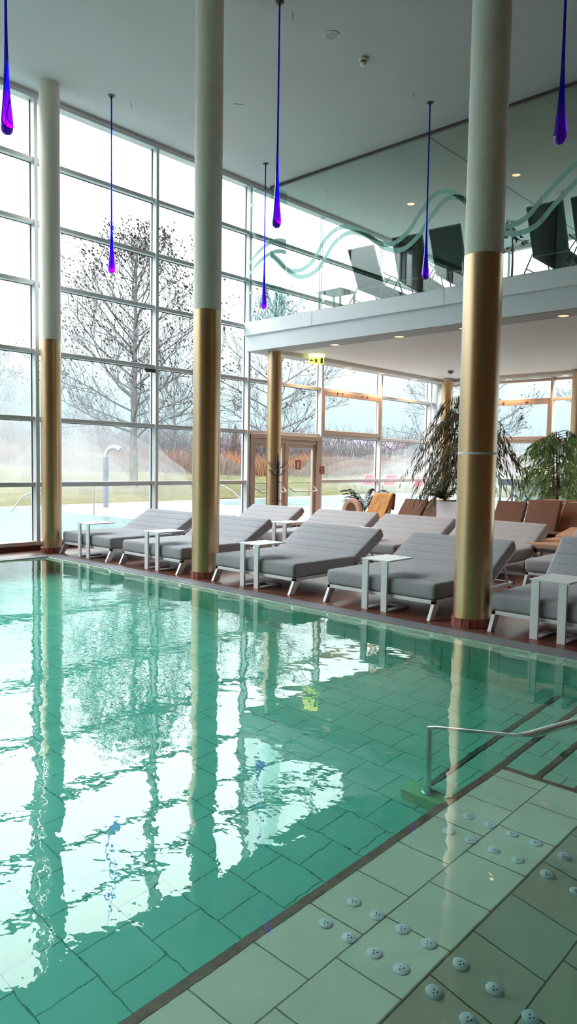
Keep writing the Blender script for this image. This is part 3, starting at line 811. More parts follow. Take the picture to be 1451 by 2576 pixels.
# single loungers and seats behind
def single(name, x, y, W, back, fab, label, H=.30, seatL=1.1, bl=.7, th=.11, rz=0, framecol='rattan'):
    e = tag(empty(name, (x, y, 0), rz), label, 'lounger')
    fr = MB(); fr.box(0, W, 0, seatL + .6, H - .06, H - .02)
    fr.build('frame', M[framecol], e, smooth=0, bevel=.005)
    for a_ in (0, W - .05):
        for c_ in (.05, seatL + .5): MB().box(a_, a_ + .05, c_, c_ + .05, 0, H - .06).build('leg', M[framecol], e, smooth=0)
    rbox(0, W, 0, seatL, H - .02, H + .08, .03).build('seat_cushion', M[fab], e)
    an = R(back)
    def tr(p): return Vector((p.x, seatL + p.y * math.cos(an) - p.z * math.sin(an) + .02, H + p.y * math.sin(an) + p.z * math.cos(an)))
    rbox(0, W, 0, bl, 0, th, .03, fn=tr).build('back_cushion', M[fab], e)
    return e
single('lounger', -9.24, 12.45, .60, 48, 'brown', 'brown cushioned lounger back left of the white planter, farther left one')
single('lounger', -8.60, 12.45, .48, 48, 'brown', 'brown cushioned lounger back beside the white planter')
single('lounger', -6.62, 11.9, .60, 62, 'brown', 'dark brown lounger back just right of the large column', H=.32)
single('lounger', -5.89, 11.75, .62, 66, 'brown', 'dark brown lounger back, second right of the large column', H=.36)
single('lounger', -5.0, 10.95, .75, 9, 'tan', 'tan lounger seat behind the second row at the right edge', H=.38, seatL=1.2)
# teak deck chair at the right edge
dk = tag(empty('deck_chair', (-5.35, 12.35, 0)), 'teak framed deck chair behind the brown loungers at the right edge', 'deck chair')
m = MB()
for x in (0, .6):
    m.bar((x, 0, .02), (x, .95, .62), .03, .05); m.bar((x, 1.0, .02), (x, .15, .50), .03, .05); m.bar((x, .55, .35), (x, 1.15, 1.02), .03, .05)
m.bar((0, .15, .50), (.6, .15, .50), .04, .03); m.bar((0, .95, .62), (.6, .95, .62), .04, .03); m.bar((0, 1.15, 1.02), (.6, 1.15, 1.02), .05, .03)
m.build('frame', M['wood'], dk, smooth=0)
MB().bar((.3, .22, .47), (.3, .6, .38), .54, .03).bar((.3, .6, .38), (.3, 1.12, .99), .54, .03).build('sling', M['brown'], dk, smooth=0)
# counter block
ct = tag(empty('towel_counter', (-6.2, 15.2, 0)), 'blue-grey counter at the right edge behind the deck chair', 'counter')
MB().box(0, 2.6, 0, .7, 0, .82).build('body', M['counter'], ct, smooth=0, bevel=.01)
MB().box(-.04, 2.64, -.05, .74, .84, .89).build('worktop', M['counter'], ct, smooth=0, bevel=.01)
MB().box(0, 2.6, .02, .68, .82, .84).build('shadow_gap', M['white'], ct, smooth=0)
tag(MB().box(-6.75, -6.25, 15.6, 16.0, 0, .93).build('wooden_stool', M['tan'], bevel=.02), 'light orange wood block beside the counter behind the brown loungers', 'stool')
# ochre blanket over a recliner
rc = tag(empty('recliner', (-10.02, 12.6, 0)), 'high backed recliner left of the brown loungers', 'recliner')
m = MB(); m.box(0, .58, 0, 1.0, .25, .34)
for a_ in (.02, .52):
    m.box(a_, a_ + .04, .05, .09, 0, .25); m.box(a_, a_ + .04, .9, .94, 0, .25)
m.build('seat', M['tan'], rc, smooth=0, bevel=.01)
MB().hexa([(0, .9, .3), (.58, .9, .3), (.58, 1.0, .3), (0, 1.0, .3), (.03, 1.15, .93), (.55, 1.15, .93), (.55, 1.22, .93), (.03, 1.22, .93)]).build('backrest', M['tan'], rc, smooth=0, bevel=.012)
# draped cloth: strip following backrest and seat, with folds
vs = []; fs = []; nu, nv = 14, 40
path = [(1.24, .60), (1.235, .95), (1.16, .97), (1.06, .72), (.93, .45), (.85, .37), (.5, .36), (.15, .365), (-.03, .34), (-.06, .20)]
def pl_at(t):
    k = t * (len(path) - 1); i = min(int(k), len(path) - 2); u = k - i
    return (path[i][0] * (1 - u) + path[i + 1][0] * u, path[i][1] * (1 - u) + path[i + 1][1] * u)
for j in range(nv + 1):
    y, z = pl_at(j / nv)
    for i in range(nu + 1):
        x = .03 + .52 * i / nu + .05 * math.sin(j * .25)
        d = .018 * math.sin(i * 1.3 + j * .35) + .012 * math.sin(i * .6 - j * .6)
        vs.append((x, y - abs(d) * .8, z + d * .5 + .012))
for j in range(nv):
    for i in range(nu):
        k = j * (nu + 1) + i; fs.append((k, k + 1, k + nu + 2, k + nu + 1))
bl_ = MB().add(vs, fs).build('blanket', M['ochre'], smooth=180, recalc=False); bl_.location = (-10.02, 12.6, 0)
bl_.modifiers.new('thick', 'SOLIDIFY').thickness = .012
tag(bl_, 'rumpled ochre blanket draped over the recliner', 'blanket')
# rounded armchair
ac = tag(empty('armchair', (-10.35, 12.9, 0)), 'pale rose tub chair with rounded back before the leafy plant', 'armchair')
prof = [(-.27, 0), (-.27, .55)] + [(.27 * math.cos(PI - PI * k / 12), .55 + .30 * math.sin(PI * k / 12)) for k in range(1, 12)] + [(.27, .55), (.27, 0)]
def bend(p): return p
m = MB().prism(prof, .46, .56, 'y'); m.build('backrest', M['pink'], ac, bevel=.02)
MB().prism([(.0 + q[0] * .55, q[1] * .75 + .12) for q in prof], .445, .462, 'y').build('back_pad', M['brown'], ac, bevel=.004)
rbox(-.27, .27, 0, .47, .22, .42, .04).build('seat', M['pink'], ac)
MB().box(-.24, .24, .04, .5, .02, .22).build('base', M['pink'], ac, smooth=0)

# coat stand
cs = tag(empty('coat_stand', (-11.30, 11.85, 0)), 'black coat stand with curled hooks before the glass door', 'coat stand')
MB().tube([(0, 0, .02), (0, 0, 1.2), (0, 0, 1.62), (0, 0, 1.86)], [.032, .032, .036, .012], 14).build('pole', M['black'], cs)
MB().lathe([(.18, 0), (.18, .02), (.05, .04)], n=28).build('foot', M['black'], cs)
for k in range(6):
    for (z, L_, up) in ((1.52, .22, .14), (1.36, .19, .12)):
        a_ = k * PI / 3 + (0 if z > 1.4 else .5)
        c_, s_ = math.cos(a_), math.sin(a_)
        MB().tube([(.03 * c_, .03 * s_, z), (.12 * c_, .12 * s_, z + .03), (L_ * c_, L_ * s_, z + up), (L_ * c_ * 1.05, L_ * s_ * 1.05, z + up + .012)], .008, 8).build('hook', M['black'], cs)
for k in range(4):
    for z in (1.22, .80):
        a_ = k * PI / 2 + .4; c_, s_ = math.cos(a_), math.sin(a_)
        MB().tube([((.03 + .09 * math.sin(t)) * c_, (.03 + .09 * math.sin(t)) * s_, z - .05 * (1 - math.cos(t)) * (1) + .02 * t) for t in (0, .5, 1, 1.5, 2, 2.4)], .006, 8).build('hook', M['black'], cs)

# ---------------------------------------------------------------- plants
def leaf_quad(m, p, d, L_, w_, side):
    d = Vector(d).normalized(); s = Vector(side)
    s = (s - d * s.dot(d))
    if s.length < 1e-3: s = d.orthogonal()
    s.normalize(); n = d.cross(s) * w_ * .35
    p = Vector(p)
    m.add([p, p + d * L_ * .45 + s * w_ / 2 + n, p + d * L_, p + d * L_ * .45 - s * w_ / 2 + n], [(0, 1, 2), (0, 2, 3)])
def weeping(loc, z0, z1, rx, nb_, seed, mat, label, leafL, leafW, droop, trunkmat, cat='plant', per=16, zc=None, stems=1, hang=.9, name='potted_tree'):
    rng = random.Random(seed); e = tag(empty(name, loc), label, cat)
    tr = MB()
    tops = []
    for sidx in range(stems):
        ox, oy = (rng.uniform(-.07, .07), rng.uniform(-.07, .07)) if stems > 1 else (0, 0)
        pts_ = [(ox + .04 * math.sin(t * 3 + sidx), oy + .04 * math.cos(t * 2.3 + sidx), z0 + (z1 - z0) * .93 * t) for t in [k / 8 for k in range(9)]]
        tr.tube(pts_, [.028 * (1 - .6 * k / 8) for k in range(9)], 8); tops.append(pts_)
    tr.build('trunk', trunkmat, e)
    lv = MB(); br = MB()
    for k in range(nb_):
        t = rng.uniform(.05 if zc is None else zc, 1)
        pp = tops[rng.randrange(stems)]; q = pp[min(8, int(t * 8))]
        a_ = rng.uniform(0, 2 * PI); reach = rx * rng.uniform(.35, 1) * (math.sin(PI * min(1, .18 + t * .75)) ** .6)
        P0 = Vector((q[0], q[1], z0 + (z1 - z0) * t * .93))
        P1 = P0 + Vector((math.cos(a_) * reach * .55, math.sin(a_) * reach * .55, .28 * reach))
        P2 = P0 + Vector((math.cos(a_) * reach, math.sin(a_) * reach, .2 * reach - droop * reach * rng.uniform(.6, 1.2)))
        cur = [P0 * (1 - u) ** 2 + P1 * 2 * u * (1 - u) + P2 * u * u for u in [i / 6 for i in range(7)]]
        br.tube(cur, [.007, .006, .005, .004, .003, .002, .0015], 4, cap=False)
        for i in range(per):
            u = rng.uniform(.3, 1.0); c = P0 * (1 - u) ** 2 + P1 * 2 * u * (1 - u) + P2 * u * u
            d = Vector((rng.uniform(-.6, .6) + .4 * math.cos(a_), rng.uniform(-.6, .6) + .4 * math.sin(a_), -hang * rng.uniform(.5, 1.6)))
            leaf_quad(lv, c, d, leafL * rng.uniform(.7, 1.25), leafW, (rng.uniform(-1, 1), rng.uniform(-1, 1), rng.uniform(-.3, .3)))
    br.build('branches', M['stem'], e, smooth=0, recalc=False)
    lv.build('foliage', mat, e, smooth=0, recalc=False)
    return e
pla = tag(empty('planter', (-7.66, 13.72, 0)), 'tall white square planter left of the large column', 'planter')
m = MB(); m.box(-.39, .39, -.39, .39, 0, .90); m.build('pot', M['planter'], pla, smooth=0, bevel=.015)
MB().box(-.36, .36, -.36, .36, .895, .905).build('soil', M['soil'], pla, smooth=0)
weeping((-7.75, 13.85, .9), 0, 2.45, 1.45, 230, 4, M['leafdark'], 'tall weeping fig with long dark leaves rising from the white planter', .21, .023, .9, M['paleleaf'], per=18, zc=.16, hang=1.5)
def fern(loc, n, Lf, seed, label, mat, cat='plant', name='potted_fern', leafL=.06, leafW=.028, up=.8):
    rng = random.Random(seed); e = tag(empty(name, loc), label, cat); m = MB(); s = MB()
    for k in range(n):
        a_ = rng.uniform(0, 2 * PI); l = Lf * rng.uniform(.6, 1.1); h = up * rng.uniform(.5, 1.2)
        P0 = Vector((0, 0, 0)); P1 = Vector((math.cos(a_) * l * .4, math.sin(a_) * l * .4, h * l)); P2 = Vector((math.cos(a_) * l, math.sin(a_) * l, h * l * .7))
        cur = [P0 * (1 - u) ** 2 + P1 * 2 * u * (1 - u) + P2 * u * u for u in [i / 8 for i in range(9)]]
        s.tube(cur, [.006 * (1 - i / 12) for i in range(9)], 4, cap=False)
        for i in range(18):
            u = .2 + .8 * i / 18; c = P0 * (1 - u) ** 2 + P1 * 2 * u * (1 - u) + P2 * u * u
            for sg in (-1, 1):
                d = Vector((-math.sin(a_) * sg + .5 * math.cos(a_), math.cos(a_) * sg + .5 * math.sin(a_), rng.uniform(-.3, .2)))
                leaf_quad(m, c, d, leafL * (1.2 - .6 * u) * 1.6, leafW, (math.cos(a_), math.sin(a_), .2))
    s.build('stems', M['stem'], e, smooth=0, recalc=False); m.build('foliage', mat, e, smooth=0, recalc=False); return e
fern((-7.93, 13.5, .90), 26, .50, 11, 'spreading fern at the left side of the white planter', M['fern'])
fern((-10.6, 14.2, .42), 22, .62, 5, 'dark leafy zamia plant behind the rounded armchair', M['leafdark'], name='potted_zamia', leafL=.075, leafW=.045, up=1.2)
po = tag(MB().lathe([(.16, 0), (.2, .05), (.22, .42), (.19, .42), (.19, .38)], n=28).build('plant_pot', M['planter']), 'low round pot of the dark leafy zamia plant', 'pot'); po.location = (-10.6, 14.2, 0)
po2 = tag(MB().lathe([(.2, 0), (.25, .05), (.27, .45), (.24, .45), (.24, .4)], n=28).build('plant_pot', M['planter']), 'round pot of the bright green plant at the right', 'pot'); po2.location = (-7.1, 17.3, 0)
weeping((-7.1, 17.3, .42), 0, 2.25, 1.25, 170, 9, M['leaf'], 'bright green narrow-leaved potted plant before the rear window', .20, .040, .7, M['stem'], per=15, zc=.22, stems=3, hang=.8)

# bird decals on the rear window
def bird(x, z, s, rot, label):
    prof = [(-.5, -.35), (-.3, -.1), (-.1, 0), (.05, .3), (.25, .45), (.15, .15), (.2, 0), (.5, .02), (.2, -.08), (-.05, -.12), (-.25, -.25)]
    c, sn = math.cos(rot), math.sin(rot)
    pr = [((a_ * c - b_ * sn) * s, (a_ * sn + b_ * c) * s) for a_, b_ in prof]
    o = MB().prism(pr, -.001, .001, 'y').build('bird_decal', M['bird'], smooth=0); o.location = (x, BY + .07, z)
    tag(o, label, 'bird decal', 'black bird decals on the rear window')
bird(-9.43, 3.05, .26, .15, 'black bird decal high on the rear window in the vent sash')
bird(-9.60, 1.87, .20, .1, 'black bird decal at middle height on the rear window')
bird(-9.50, .78, .22, 1.9, 'black bird decal low on the rear window above the brown loungers')

# ---------------------------------------------------------------- upper storey loungers
def sling_lounger(loc, rz, label, back=62, W=.66):
    e = tag(empty('sling_lounger', loc, rz), label, 'lounger', 'dark sling loungers upstairs')
    t = MB(); an = R(back); c, s = math.cos(an), math.sin(an); r = .014
    for x in (0, W):
        t.tube([(x, -.75, .33), (x, .45, .36)], r, 8)
        t.tube([(x, .45, .36), (x, .45 + .88 * c, .36 + .88 * s)], r, 8)
    t.tube([(0, .45 + .88 * c, .36 + .88 * s), (W, .45 + .88 * c, .36 + .88 * s)], r, 8); t.tube([(0, -.75, .33), (W, -.75, .33)], r, 8)
    t.tube([(0, .45, .36), (W, .45, .36)], r, 8)
    t.build('frame', M['darkmetal'], e)
    for x in (-.03, W + .03):
        MB().tube([(x, -.55, 0), (x, -.3, .33), (x, -.1, .58), (x, .0, .60), (x, .42, .60), (x, .52, .62)], .013, 8).build('armrest', M['darkmetal'], e)
        MB().tube([(x, .75, 0), (x, .45, .40), (x, .2, .60)], .013, 8).build('leg', M['darkmetal'], e)
        MB().tube([(x, -.48, .1), (x, .68, .1)], .011, 8).build('side_brace', M['darkmetal'], e)
    MB().bar((W / 2, -.73, .335), (W / 2, .45, .365), W - .02, .008).build('seat_sling', M['sling'], e, smooth=0)
    MB().bar((W / 2, .45, .365), (W / 2, .45 + .87 * c, .36 + .87 * s), W - .02, .012).build('back_sling', M['sling'], e, smooth=0)
    hd = Vector((W / 2, .45 + .76 * c, .36 + .76 * s)) + Vector((0, -s, c)) * .03
    MB().bar(hd - Vector((0, c, s)) * .09, hd + Vector((0, c, s)) * .09, W - .08, .05).build('head_pad', M['sling'], e, smooth=0, bevel=.015)
    return e
for x, rz, bk, lab in ((-5.40, 0, 66, 'dark green sling lounger just right of the large column upstairs'),
        (-4.56, -3, 66, 'dark green sling lounger at the right edge upstairs'),
        (-7.50, 6, 64, 'grey-green sling lounger behind the blue drop upstairs'),
        (-8.42, 10, 62, 'dark sling lounger left of the blue drop upstairs'),
        (-9.50, 3, 60, 'leftmost sling lounger on the mezzanine near the facade'),
        (-3.6, 0, 62, 'sling lounger on the mezzanine past the right frame edge')):
    sling_lounger((x, 13.68, 5.22), R(180 + rz), lab, bk)
tb = tag(empty('low_table', (-11.2, 13.0, 5.22)), 'low glass topped table at the left end of the mezzanine', 'table')
MB().box(0, .7, 0, .6, .40, .43).build('table_top', M['counter'], tb, smooth=0, bevel=.005)
for x in (.02, .64):
    for y in (.02, .54): MB().box(x, x + .04, y, y + .04, 0, .40).build('leg', M['darkmetal'], tb, smooth=0)
weeping((-7.05, 14.3, 5.22), 0, 1.6, .45, 12, 21, M['leafdark'], 'sparse dark rubber plant behind the upstairs loungers', .15, .09, .2, M['stem'], per=3, zc=.5, hang=.3, name='rubber_plant')

# ---------------------------------------------------------------- outdoors
M['lawn'] = P('winter_lawn', (.088, .082, .036), .95, spec=0, var=.30, vscale=.9)
M['paving'] = P('pale_paving', (.22, .20, .20), .7, spec=.2, var=.12, vscale=.8)
M['outwater'] = P('steaming_pool_water', (.13, .28, .29), .25, spec=.35)
M['reed'] = P('dry_reeds', (.21, .105, .065), .95, spec=0, var=.35, vscale=1.2)
M['twig'] = P('bare_twigs', (.10, .075, .078), .95, spec=0, var=.2, vscale=1)
M['bark'] = P('grey_bark', (.10, .095, .10), .95, spec=0, var=.3, vscale=5)
M['trunkbark'] = P('mottled_bark', (.12, .105, .09), .95, spec=0, var=.8, vscale=9, vstretch=(1, 1, .35))
M['dryleaf'] = P('withered_leaf', (.05, .035, .035), .95, spec=0)
M['conifer'] = P('conifer_green', (.015, .025, .02), .95, spec=0, var=.3)
M['hill'] = P('hazy_hill', (.17, .175, .26), 1, spec=0, var=.1, vscale=.02)
M['sunbed'] = P('coral_red_mesh', (.30, .035, .05), .8, spec=.1)
M['outwhite'] = P('white_outdoor_paint', (.35, .36, .37), .6)
M['outmist'] = P('mist_paled_steel', (.21, .235, .28), .6)  # spout post steel, mist painted in as a paler colour
M['outgrey'] = P('grey_outdoor_panel', (.085, .10, .11), .7)
OP = 'outdoors seen through the glass'
# ground: paving terrace and bank
def bank(x, y):
    d = max(-24.2 - x, 0); d2 = max(y - 36.0, 0); d = math.hypot(d, d2)
    t = min(d / 22, 1); base = 2.0 * t * t * (3 - 2 * t)
    left = max(0, min(1, (18 - y) / 26)); return base * (1 + .55 * left) * (.62 if y > 24 else .62 + .38 * min(1, (24 - y) / 10)) + .05 * mnoise.noise(Vector((x * .2, y * .2, 0)))
pv = MB(); pv.box(-24.2, FX - .3, -30, 36, -.35, -.02)
pv.box(FX - .3, 30, BY + .25, 36, -.35, -.02)
tag(pv.build('terrace', M['paving'], smooth=0), None, None, kind='structure')
vs = []; fs = []; nx_, ny_ = 60, 80
gxs = [-24.2 - 60 * (k / nx_) ** 1.4 for k in range(nx_ + 1)]; gys = [-40 + 130 * k / ny_ for k in range(ny_ + 1)]
for x in gxs:
    for y in gys: vs.append((x, y, bank(x, y) - .02))
for i in range(nx_):
    for j in range(ny_): k = i * (ny_ + 1) + j; fs.append((k, k + 1, k + ny_ + 2, k + ny_ + 1))
n0 = len(vs)
gx2 = [-24.2 + 70 * k / 30 for k in range(31)]; gy2 = [36 + 60 * (k / 24) ** 1.3 for k in range(25)]
for x in gx2:
    for y in gy2: vs.append((x, y, bank(x, y) - .02))
for i in range(30):
    for j in range(24): k = n0 + i * 25 + j; fs.append((k, k + 1, k + 26, k + 25))
tag(MB().add(vs, fs).build('lawn', M['lawn'], smooth=180, recalc=False), kind='structure')
# outdoor pools
ow = MB(); ow.box(-23.4, -13.4, -25, 12.0, -.1, -.008)
tag(ow.build('outdoor_pool_water', M['outwater'], smooth=0), 'turquoise steaming outdoor pool water beyond the left panes', 'water', kind='stuff')
ow = MB(); ow.box(-23.2, -14.0, 19.2, 33.5, -.1, -.008); ow.box(-14.0, 12, 21.5, 33.5, -.1, -.008)
tag(ow.build('outdoor_pool_water', M['outwater'], smooth=0), 'turquoise outdoor pool water beyond the glass door and rear windows', 'water', kind='stuff')
# swan neck water spout
sn = tag(empty('swan_neck_shower', (-21.9, 14.25, 0)), 'tall outdoor swan-neck water spout with a white curved top', 'water spout')
MB().tube([(0, 0, 0), (0, 0, 1.75)], .10, 16).build('post', M['outmist'], sn)
m = MB(); pp = [(-.0 + .0, 0, 1.75)] + [(.20 - .20 * math.cos(a_) , .20 - .20 * math.cos(a_), 1.80 + .30 * math.sin(a_)) for a_ in [k * PI / 8 for k in range(0, 7)]]
m.tube(pp, [.07, .065, .065, .07, .08, .09, .10, .11], 12); m.build('spout', M['outwhite'], sn)
def rail(loc, pts_, label, name='outdoor_handrail'):
    e = tag(empty(name, loc), label, 'handrail'); MB().tube(pts_, .024, 10).build('tube', M['outwhite'], e)
rail((-19.4, 12.2, 0), [(0, 0, -.02), (0, 0, .95), (-.12, -.15, 1.0), (-.6, -.75, 1.0), (-1.3, -1.65, .5), (-1.5, -1.9, .05)], 'white outdoor pool handrail between the two left columns')
rail((-21.9, 20.9, 0), [(-.9, -.9, .88), (-.3, -.35, .45), (0, 0, .02)], 'white outdoor handrail right of the middle column')
# red sunbeds
def sunbed(loc, rz, label):
    e = tag(empty('outdoor_sunbed', loc, rz), label, 'sunbed', 'red sunbeds beside the outdoor pool')
    f = MB(); W = .75
    for x in (0, W): f.bar((x, 0, .42), (x, 1.2, .42), .05, .05); f.bar((x, 1.2, .42), (x, 1.75, .98), .05, .05)
    f.bar((0, 0, .42), (W, 0, .42), .05, .05); f.bar((0, 1.75, .98), (W, 1.75, .98), .05, .05)
    f.build('frame', M['outwhite'], e, smooth=0)
    for x in (0, W):
        for y in (.1, 1.15): MB().bar((x, y, 0), (x, y, .42), .04, .04).build('leg', M['outwhite'], e, smooth=0)
    MB().bar((W / 2, .03, .43), (W / 2, 1.2, .43), W - .06, .02).bar((W / 2, 1.2, .43), (W / 2, 1.73, .96), W - .06, .02).build('mesh_sling', M['sunbed'], e, smooth=0)
for (x, y), lab in (((-25.6, 33.3), 'pink-red outdoor sunbed at the far left of the four'), ((-24.5, 33.9), 'pink-red outdoor sunbed left of the second mullion'),
                    ((-22.7, 34.3), 'red outdoor sunbed right of the second mullion'), ((-21.6, 34.9), 'red outdoor sunbed nearest the weeping plant')):
    sunbed((x, y, .0 if y > 34 and x > -24.2 else .05), R(15), lab)
# grey parapet beyond the rear window
pr = tag(empty('outdoor_parapet', (-12.1, 24.2, 0)), 'grey outdoor parapet with posts behind the rear window', 'parapet')
MB().box(0, 8, 0, .1, .98, 1.2).build('top_beam', M['outgrey'], pr, smooth=0)
for x in (.05, .5, 2.6, 4.6, 6.6): MB().box(x, x + .06, .02, .08, -.01, .98).build('post', M['outgrey'], pr, smooth=0)
MB().box(.6, 8, .12, .14, .0, .96).build('panel', M['outwhite'], pr, smooth=0)

# reeds hedge, bare thicket
def ring(t):   # path of the planting behind the lawn
    P_ = [(-40, -22), (-42, 0), (-42.5, 14), (-41, 26), (-38, 36), (-36, 44), (-30, 54), (-14, 60), (10, 62), (30, 60)]
    k = t * (len(P_) - 1); i = min(int(k), len(P_) - 2); u = k - i
    return P_[i][0] * (1 - u) + P_[i + 1][0] * u, P_[i][1] * (1 - u) + P_[i + 1][1] * u
rng = random.Random(3); m = MB()
for k in range(15000):
    t = rng.random(); x, y = ring(t); dx, dy = rng.gauss(0, 1.1), rng.gauss(0, 1.1); x += dx; y += dy
    z = bank(x, y) if x < -24.2 or y > 36 else 0
    h = rng.uniform(1.2, 2.3) * (.8 + .35 * mnoise.noise(Vector((x * .25, y * .25, 3)))); lean = Vector((rng.gauss(0, .16), rng.gauss(0, .16), 1)) * h
    a_ = rng.uniform(0, PI); w_ = rng.uniform(.03, .07); s = Vector((math.cos(a_) * w_, math.sin(a_) * w_, 0)); p = Vector((x, y, z - .05))
    mid = p + lean * .55; tip = p + lean + Vector((rng.gauss(0, .15), rng.gauss(0, .15), -.05))
    m.add([p - s * .4, p + s * .4, mid + s * .5, mid - s * .5, tip], [(0, 1, 2, 3), (3, 2, 4)])
tag(m.build('reed_hedge', M['reed'], smooth=0, recalc=False), 'rust-brown dry reed hedge behind the lawn', 'reeds', kind='stuff')
m = MB()
for k in range(5200):
    t = rng.random(); x, y = ring(t); dd = Vector((x, y, 0)).normalized(); x += dd.x * rng.uniform(1.5, 8); y += dd.y * rng.uniform(1.5, 8)
    z = bank(x, y); h = rng.uniform(1.8, 4.0); p = Vector((x, y, z)); d = Vector((rng.gauss(0, .25), rng.gauss(0, .25), 1))
    q = p + d * h * .5; tip = q + (d + Vector((rng.gauss(0, .35), rng.gauss(0, .35), 0))) * h * .5
    m.tube([p, q, tip], [.035, .022, .006], 3, cap=False)
    for j in range(3):
        b0 = p + d * h * rng.uniform(.3, .7); m.tube([b0, b0 + Vector((rng.gauss(0, .5), rng.gauss(0, .5), rng.uniform(.3, .9)))], [.014, .004], 3, cap=False)
tag(m.build('bare_thicket', M['twig'], smooth=0, recalc=False), 'bare grey-brown thicket behind the reed hedge', 'thicket', kind='stuff')
# trees
def make_tree(seed, H, crown, nprim, label, name='bare_tree', low=.22, leaves=500, spread=.62, trunk_r=.2):
    rng = random.Random(seed); e = tag(empty(name), label, 'tree'); tr = MB(); br = MB(); lv = MB()
    bend_ = [Vector((math.sin(t * 2.1 + seed) * .12 * t, math.cos(t * 1.7 + seed) * .12 * t, H * t)) for t in [k / 12 for k in range(13)]]
    tr.tube(bend_[:5], [trunk_r * (1.12 - .08 * k) for k in range(5)], 12); 
    br.tube(bend_[4:], [trunk_r * .8 * (1 - k / 8.6) ** .9 + .012 for k in range(9)], 8)
    def tp(t):
        k = t * 12; i = min(int(k), 11); u = k - i; return bend_[i].lerp(bend_[i + 1], u)
    def grow(p, d, L_, r, lvl):
        n = 4 if lvl < 2 else 3; cur = [p]; dd = d.copy()
        for i in range(n):
            dd = (dd + Vector((rng.gauss(0, .13), rng.gauss(0, .13), .07 + rng.gauss(0, .07)))).normalized(); cur.append(cur[-1] + dd * L_ / n)
        br.tube(cur, [r * (1 - .8 * i / n) + .0035 for i in range(n + 1)], 5 if lvl == 0 else 3, cap=False)
        if lvl == 3 or L_ < .25:
            if rng.random() < leaves / 2600:
                c = cur[-1]; s_ = rng.uniform(.03, .07); lv.add([c + Vector((s_, 0, 0)), c + Vector((0, s_, -s_)), c - Vector((s_, 0, 0)), c + Vector((0, -s_, s_))], [(0, 1, 2, 3)])
            return
        nb = (8, 6, 3)[lvl]
        for j in range(nb):
            u = (j + rng.uniform(.3, 1)) / nb; u = .18 + .8 * u; k = min(int(u * n), n - 1); q = cur[k].lerp(cur[k + 1], u * n - k)
            ax = dd.orthogonal().normalized(); ax.rotate(Matrix.Rotation(rng.uniform(0, 2 * PI), 3, dd))
            nd = (dd * .78 + ax * rng.uniform(.45, .8) + Vector((0, 0, .12))).normalized()
            grow(q, nd, L_ * (.52 if lvl == 0 else .5) * (1.15 - .5 * u), r * .42, lvl + 1)
    for k in range(nprim):
        t = low + (1 - low) * .9 * (k / nprim) ** 1.05
        a_ = k * 2.399 + rng.uniform(-.3, .3)
        w = crown * (1 - ((t - .38) / .66) ** 2 if t > .38 else 1 - ((.38 - t) / .5) ** 2)
        el = spread * (.25 + 1.15 * (t - low) / (1 - low)); w = max(w, .8)
        d = Vector((math.cos(a_) * math.cos(el), math.sin(a_) * math.cos(el), math.sin(el)))
        grow(tp(t), d, w, .055 * trunk_r / .2 * (1.15 - .6 * t), 0)
    tr.build('trunk', M['trunkbark'], e); br.build('branches', M['bark'], e, smooth=0, recalc=False)
    if lv.v: lv.build('withered_leaves', M['dryleaf'], e, smooth=0, recalc=False)
    return e
tA = make_tree(5, 12.2, 5.0, 40, 'large bare tree with mottled trunk on the lawn between the two left columns', leaves=1500, low=.2, spread=.8)
tA.location = (-31.1, 21.9, bank(-31.1, 21.9) - .05)
tB = make_tree(12, 10.5, 4.2, 24, 'bare tree behind the glass door under the mezzanine', leaves=300, low=.24, spread=.8)
tB.location = (-28.2, 29.1, bank(-28.2, 29.1) - .05)
def treecopy(src, x, y, rz, sc, label):
    o = copy_tree(src); o.location = (x, y, bank(x, y) - .05 if (x < -24.2 or y > 36) else -.02); o.rotation_euler.z = rz; o.scale = (sc, sc, sc); tag(o, label, 'tree')
treecopy(tB, -22.4, 40.5, 1.2, .95, 'bare tree behind the weeping plant at the window corner')
treecopy(tB, -11.4, 37.8, 2.9, 1.0, 'bare tree beyond the rear windows at the right frame edge')
treecopy(tB, -40.8, 32.2, 4.0, .62, 'small dark bare tree in the reeds right of the large tree')
treecopy(tA, -54, 24.0, .7, .72, 'misty bare tree at the far left, right one')
treecopy(tB, -56, 20.5, 2.0, .75, 'misty bare tree at the far left frame edge')
treecopy(tB, -50, 30.5, 5.0, .5, 'low misty bare tree behind the leftmost column')
# conifers
for k, (x, y, h) in enumerate(((-44, 41, 3.4), (-43.0, 42.5, 2.9), (-42.2, 44.4, 3.3))):
    m = MB(); prof = []
    for i in range(9):
        z = .3 + (h - .3) * i / 9; w = .75 * (1 - i / 9) + .05
        prof += [(w, z), (w * .55, z + (h / 9) * .8)]
    prof.append((.01, h + .2)); o = m.lathe(prof, n=14).build('conifer', M['conifer']); o.location = (x, y, bank(x, y))
    tag(o, ['small distant conifer nearest the middle column', 'lowest of the three small distant conifers', 'small distant conifer nearest the mezzanine corner'][k], 'conifer', 'distant conifers behind the reeds')
